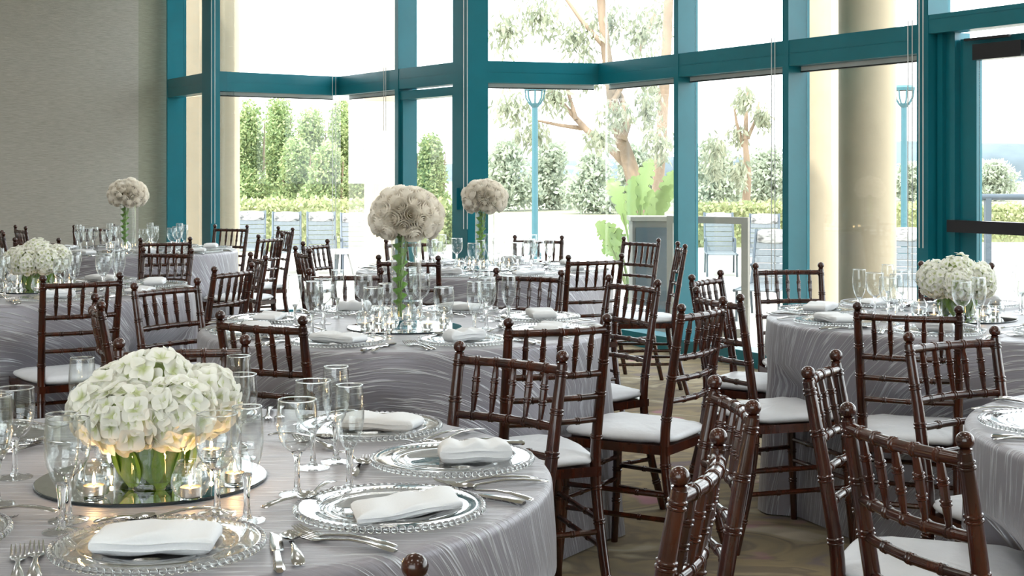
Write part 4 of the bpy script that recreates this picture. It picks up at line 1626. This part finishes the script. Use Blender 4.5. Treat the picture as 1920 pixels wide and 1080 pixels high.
# hills
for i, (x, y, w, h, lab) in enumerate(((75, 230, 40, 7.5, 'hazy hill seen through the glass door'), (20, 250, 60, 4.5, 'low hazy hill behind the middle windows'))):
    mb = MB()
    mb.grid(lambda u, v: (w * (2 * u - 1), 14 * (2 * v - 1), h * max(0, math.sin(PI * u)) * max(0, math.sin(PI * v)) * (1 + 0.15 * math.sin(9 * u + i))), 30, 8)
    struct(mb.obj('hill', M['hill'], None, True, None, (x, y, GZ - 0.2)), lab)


# broad leaved plant
def broad_plant(px, y):
    x = (px - 960) * y / FPX
    e = tag(empty('broad_leaved_plant', (x, y, GZ)), 'broad leaved plant with big yellow green leaves outside the window', 'plant')
    spec = [((1195, 470), (1215, 300), (1235, 395)), ((1200, 470), (1170, 330), (1140, 345)), ((1195, 470), (1205, 360), (1262, 350)), ((1190, 470), (1160, 400), (1128, 440)),
            ((1195, 470), (1220, 380), (1255, 440)), ((1190, 470), (1150, 380), (1150, 470)), ((1200, 470), (1190, 320), (1225, 300)), ((1185, 470), (1160, 430), (1135, 480)), ((1200, 470), (1240, 340), (1258, 320)), ((1195, 470), (1175, 370), (1190, 330)), ((1205, 470), (1235, 420), (1262, 470)), ((1190, 470), (1140, 410), (1112, 420))]
    s = y / FPX
    for k, (a, b, c) in enumerate(spec):
        def P(p, dy):
            return Vector(((p[0] - 960) * s - x, dy, EYE + (HOR - p[1]) * s - GZ))
        dy = 0.35 * math.sin(k * 2.1)
        A, B, C = P(a, 0), P(b, dy * 0.5), P(c, dy)
        A.z = 0.02

        def bez(q, A=A, B=B, C=C):
            return A * (1 - q) ** 2 + B * 2 * q * (1 - q) + C * q * q
        st = MB().tube([bez(i / 16) for i in range(9)], [0.02 - 0.001 * i for i in range(9)], 6).obj('stalk', M['banana'], e)

        def fn(q):
            t = 0.42 + 0.58 * q
            p = bez(t)
            tg = (bez(min(1, t + 0.02)) - bez(t - 0.02)).normalized()
            sd = tg.cross(Vector((0.25, -1, 0.15 * math.sin(k)))).normalized()
            return p, sd, sd.cross(tg)
        mb = MB()
        leaf_blade(mb, fn, 0.19, 26, 6, 0.25)
        for j in range(27):               # torn, pleated margins
            for i in (0, 6):
                v_ = Vector(mb.v[j * 7 + i])
                c_ = Vector(mb.v[j * 7 + 3])
                mb.v[j * 7 + i] = tuple(c_ + (v_ - c_) * (1.0 if (j + k) % 4 else 0.55))
        mb.obj('leaf', M['banana'], e)


broad_plant(1195, 14)

# cabinet and wind screens
x0, y0 = (1190 - 960) * 13 / FPX, 13
e = tag(empty('outdoor_cabinet', (x0 + 0.25, y0 + 0.2, GZ)), 'grey outdoor cabinet behind the window fin', 'cabinet')
MB().box(-0.27, 0.27, -0.2, 0.2, 0, 1.04).obj('body', M['cabinet'], e, False)
MB().box(-0.29, 0.29, -0.22, 0.22, 1.04, 1.08).obj('lid', M['alu'], e, False)
MB().box(-0.24, 0.24, -0.215, -0.2, 0.08, 0.98).obj('door', M['grey_metal'], e, False)


def screen(xa, ya, xb, yb, h, lab):
    e = tag(empty('wind_screen', (xa, ya, GZ)), lab, 'wind screen', 'framed glass wind screens')
    d = Vector((xb - xa, yb - ya))
    ln = d.length
    d.normalize()
    n = Vector((-d.y, d.x))
    o = Vector((0, 0))
    for t in (0, ln - 0.06):
        bar(o, d, n, t, t + 0.06, 0, 0.05, 0, h).obj('post', M['alu'], e, False)
    bar(o, d, n, 0.06, ln - 0.06, 0, 0.05, h - 0.06, h).obj('top_rail', M['alu'], e, False)
    bar(o, d, n, 0.06, ln - 0.06, 0, 0.05, 0.04, 0.12).obj('bottom_rail', M['alu'], e, False)
    bar(o, d, n, 0.06, ln - 0.06, 0.02, 0.03, 0.12, h - 0.06).obj('pane', M['pane'], e, False)


sa, sb = at(1270, 600, GZ), None
screen((1250 - 960) * 12.6 / FPX, 12.6, (1402 - 960) * 12.2 / FPX, 12.2, 1.10, 'beige framed glass wind screen on the terrace')


# sun loungers
def lounger(px, y, rz, lab, zebra=True):
    x = (px - 960) * y / FPX
    e = tag(empty('sun_lounger', (x, y, GZ), rz), lab, 'lounger', 'sling loungers on the terrace')
    w = 0.21
    for s in (-1, 1):
        MB().tube([(s * w, -0.75, 0.32), (s * w, 0.2, 0.32), (s * w, 0.5, 0.88)], 0.016, 8).obj('side_rail', M['grey_metal'], e)
        MB().tube([(s * w, -0.6, 0.32), (s * w, -0.62, 0.0)], 0.014, 8).obj('leg', M['grey_metal'], e)
        MB().tube([(s * w, 0.15, 0.32), (s * w, 0.25, 0.0)], 0.014, 8).obj('leg', M['grey_metal'], e)
        MB().tube([(s * w, -0.25, 0.32), (s * w, -0.2, 0.52), (s * w, 0.2, 0.52), (s * w, 0.28, 0.46)], 0.014, 8).obj('arm', M['grey_metal'], e)
    for k in range(8):
        q0, q1 = k / 8 + 0.008, (k + 1) / 8 - 0.008
        p0, p1 = Vector((0, lerp(0.2, 0.5, q0), lerp(0.32, 0.88, q0))), Vector((0, lerp(0.2, 0.5, q1), lerp(0.32, 0.88, q1)))
        mb = MB()
        n = Vector((0, -0.88, 0.47)) * 0.006
        vs = []
        for p in (p0, p1):
            for s in (-1, 1):
                for m_ in (-1, 1):
                    vs.append((s * (w - 0.015), p.y + n.y * m_, p.z + n.z * m_))
        mb.add(vs, [(0, 2, 6, 4), (1, 5, 7, 3), (0, 1, 3, 2), (4, 6, 7, 5), (0, 4, 5, 1), (2, 3, 7, 6)])
        mb.obj('back_strap', M['sling'], e, False)
    for k in range(9):
        y_ = -0.74 + k * 0.104
        MB().box(-w + 0.015, w - 0.015, y_, y_ + 0.09, 0.314, 0.326).obj('seat_strap', M['sling'], e, False)
    if zebra:
        def pil(u, v):
            a = TAU * u
            th = lerp(-PI / 2, PI / 2, v)
            rr = math.cos(th) ** 0.3 if 0 < v < 1 else 0
            return (math.sin(th) * 0.19, 0.44 + 0.05 * math.cos(a) * rr, 0.80 + 0.085 * math.sin(a) * rr)
        MB().grid(pil, 20, 12, True).obj('head_pillow', M['zebra'], e, True, None)


for px, y, rz, lab in ((537, 21, 0.15, 'sling lounger with zebra pillow, left under the bushes'), (603, 21, 0.15, 'sling lounger with zebra pillow in the middle under the bushes'),
                       (668, 20.5, 0.15, 'sling lounger with zebra pillow partly behind the beige column'), (470, 21.5, 0.15, 'sling lounger with zebra pillow furthest left under the bushes'),
                       (1432, 20, -0.2, 'sling lounger with zebra pillow right of the wind screen'), (1350, 20.5, -0.1, 'sling lounger seen through the wind screen'),
                       (1700, 15, -0.3, 'sling lounger with zebra pillow below the right lamp post'), (1440, 14.5, -0.35, 'nearest sling lounger behind the right window')):
    lounger(px, y, rz, lab)


def round_table(px, y, lab):
    e = tag(empty('patio_table', ((px - 960) * y / FPX, y, GZ)), lab, 'table', 'small round patio tables')
    MB().lathe([(0, 0.48), (0.26, 0.48), (0.27, 0.5), (0.26, 0.52), (0, 0.52)], 28).obj('table_top', M['white_metal'], e)
    for k in range(3):
        a = TAU * k / 3
        MB().tube([(0.2 * math.cos(a), 0.2 * math.sin(a), 0), (0.08 * math.cos(a), 0.08 * math.sin(a), 0.48)], 0.012, 6).obj('leg', M['grey_metal'], e)


round_table(1462, 17.5, 'small round white patio table beside the lounger')
round_table(640, 17.5, 'small round white patio table before the loungers')

# railing outside the door
e = tag(empty('terrace_railing', (0, 0, GZ)), 'blue grey metal railing outside the glass door', 'railing')
ry = 17.0
MB().tube([((1790 - 960) * ry / FPX, ry, 1.19), ((2150 - 960) * ry / FPX, ry, 1.19)], 0.04, 10).obj('top_rail', M['grey_metal'], e)
MB().tube([((1790 - 960) * ry / FPX, ry, 0.78), ((2150 - 960) * ry / FPX, ry, 0.78)], 0.025, 10).obj('lower_rail', M['grey_metal'], e)
for px in (1852, 1955, 2060):
    MB().box((px - 960) * ry / FPX - 0.035, (px - 960) * ry / FPX + 0.035, ry - 0.035, ry + 0.035, 0, 1.19).obj('post', M['grey_metal'], e, False)

# white pipe arch beyond the terrace
e = tag(empty('pipe_gate', (0, 0, GZ)), 'white bent pipe gate beyond the terrace', 'gate')
gy = 85


def gp(px, py):
    return ((px - 960) * gy / FPX, gy, EYE + (HOR - py) * gy / FPX - GZ)


MB().tube([gp(1025, 375), gp(1026, 330), gp(1031, 318), gp(1045, 314), gp(1130, 315), gp(1140, 322), gp(1142, 375)], 0.1, 8).obj('hoop', M['white_metal'], e)
MB().tube([gp(925, 375), gp(926, 330), gp(935, 318), gp(950, 314), gp(1010, 315), gp(1020, 322), gp(1022, 375)], 0.1, 8).obj('hoop', M['white_metal'], e)
MB().tube([gp(1026, 347), gp(1141, 347)], 0.06, 8).obj('cross_bar', M['white_metal'], e)
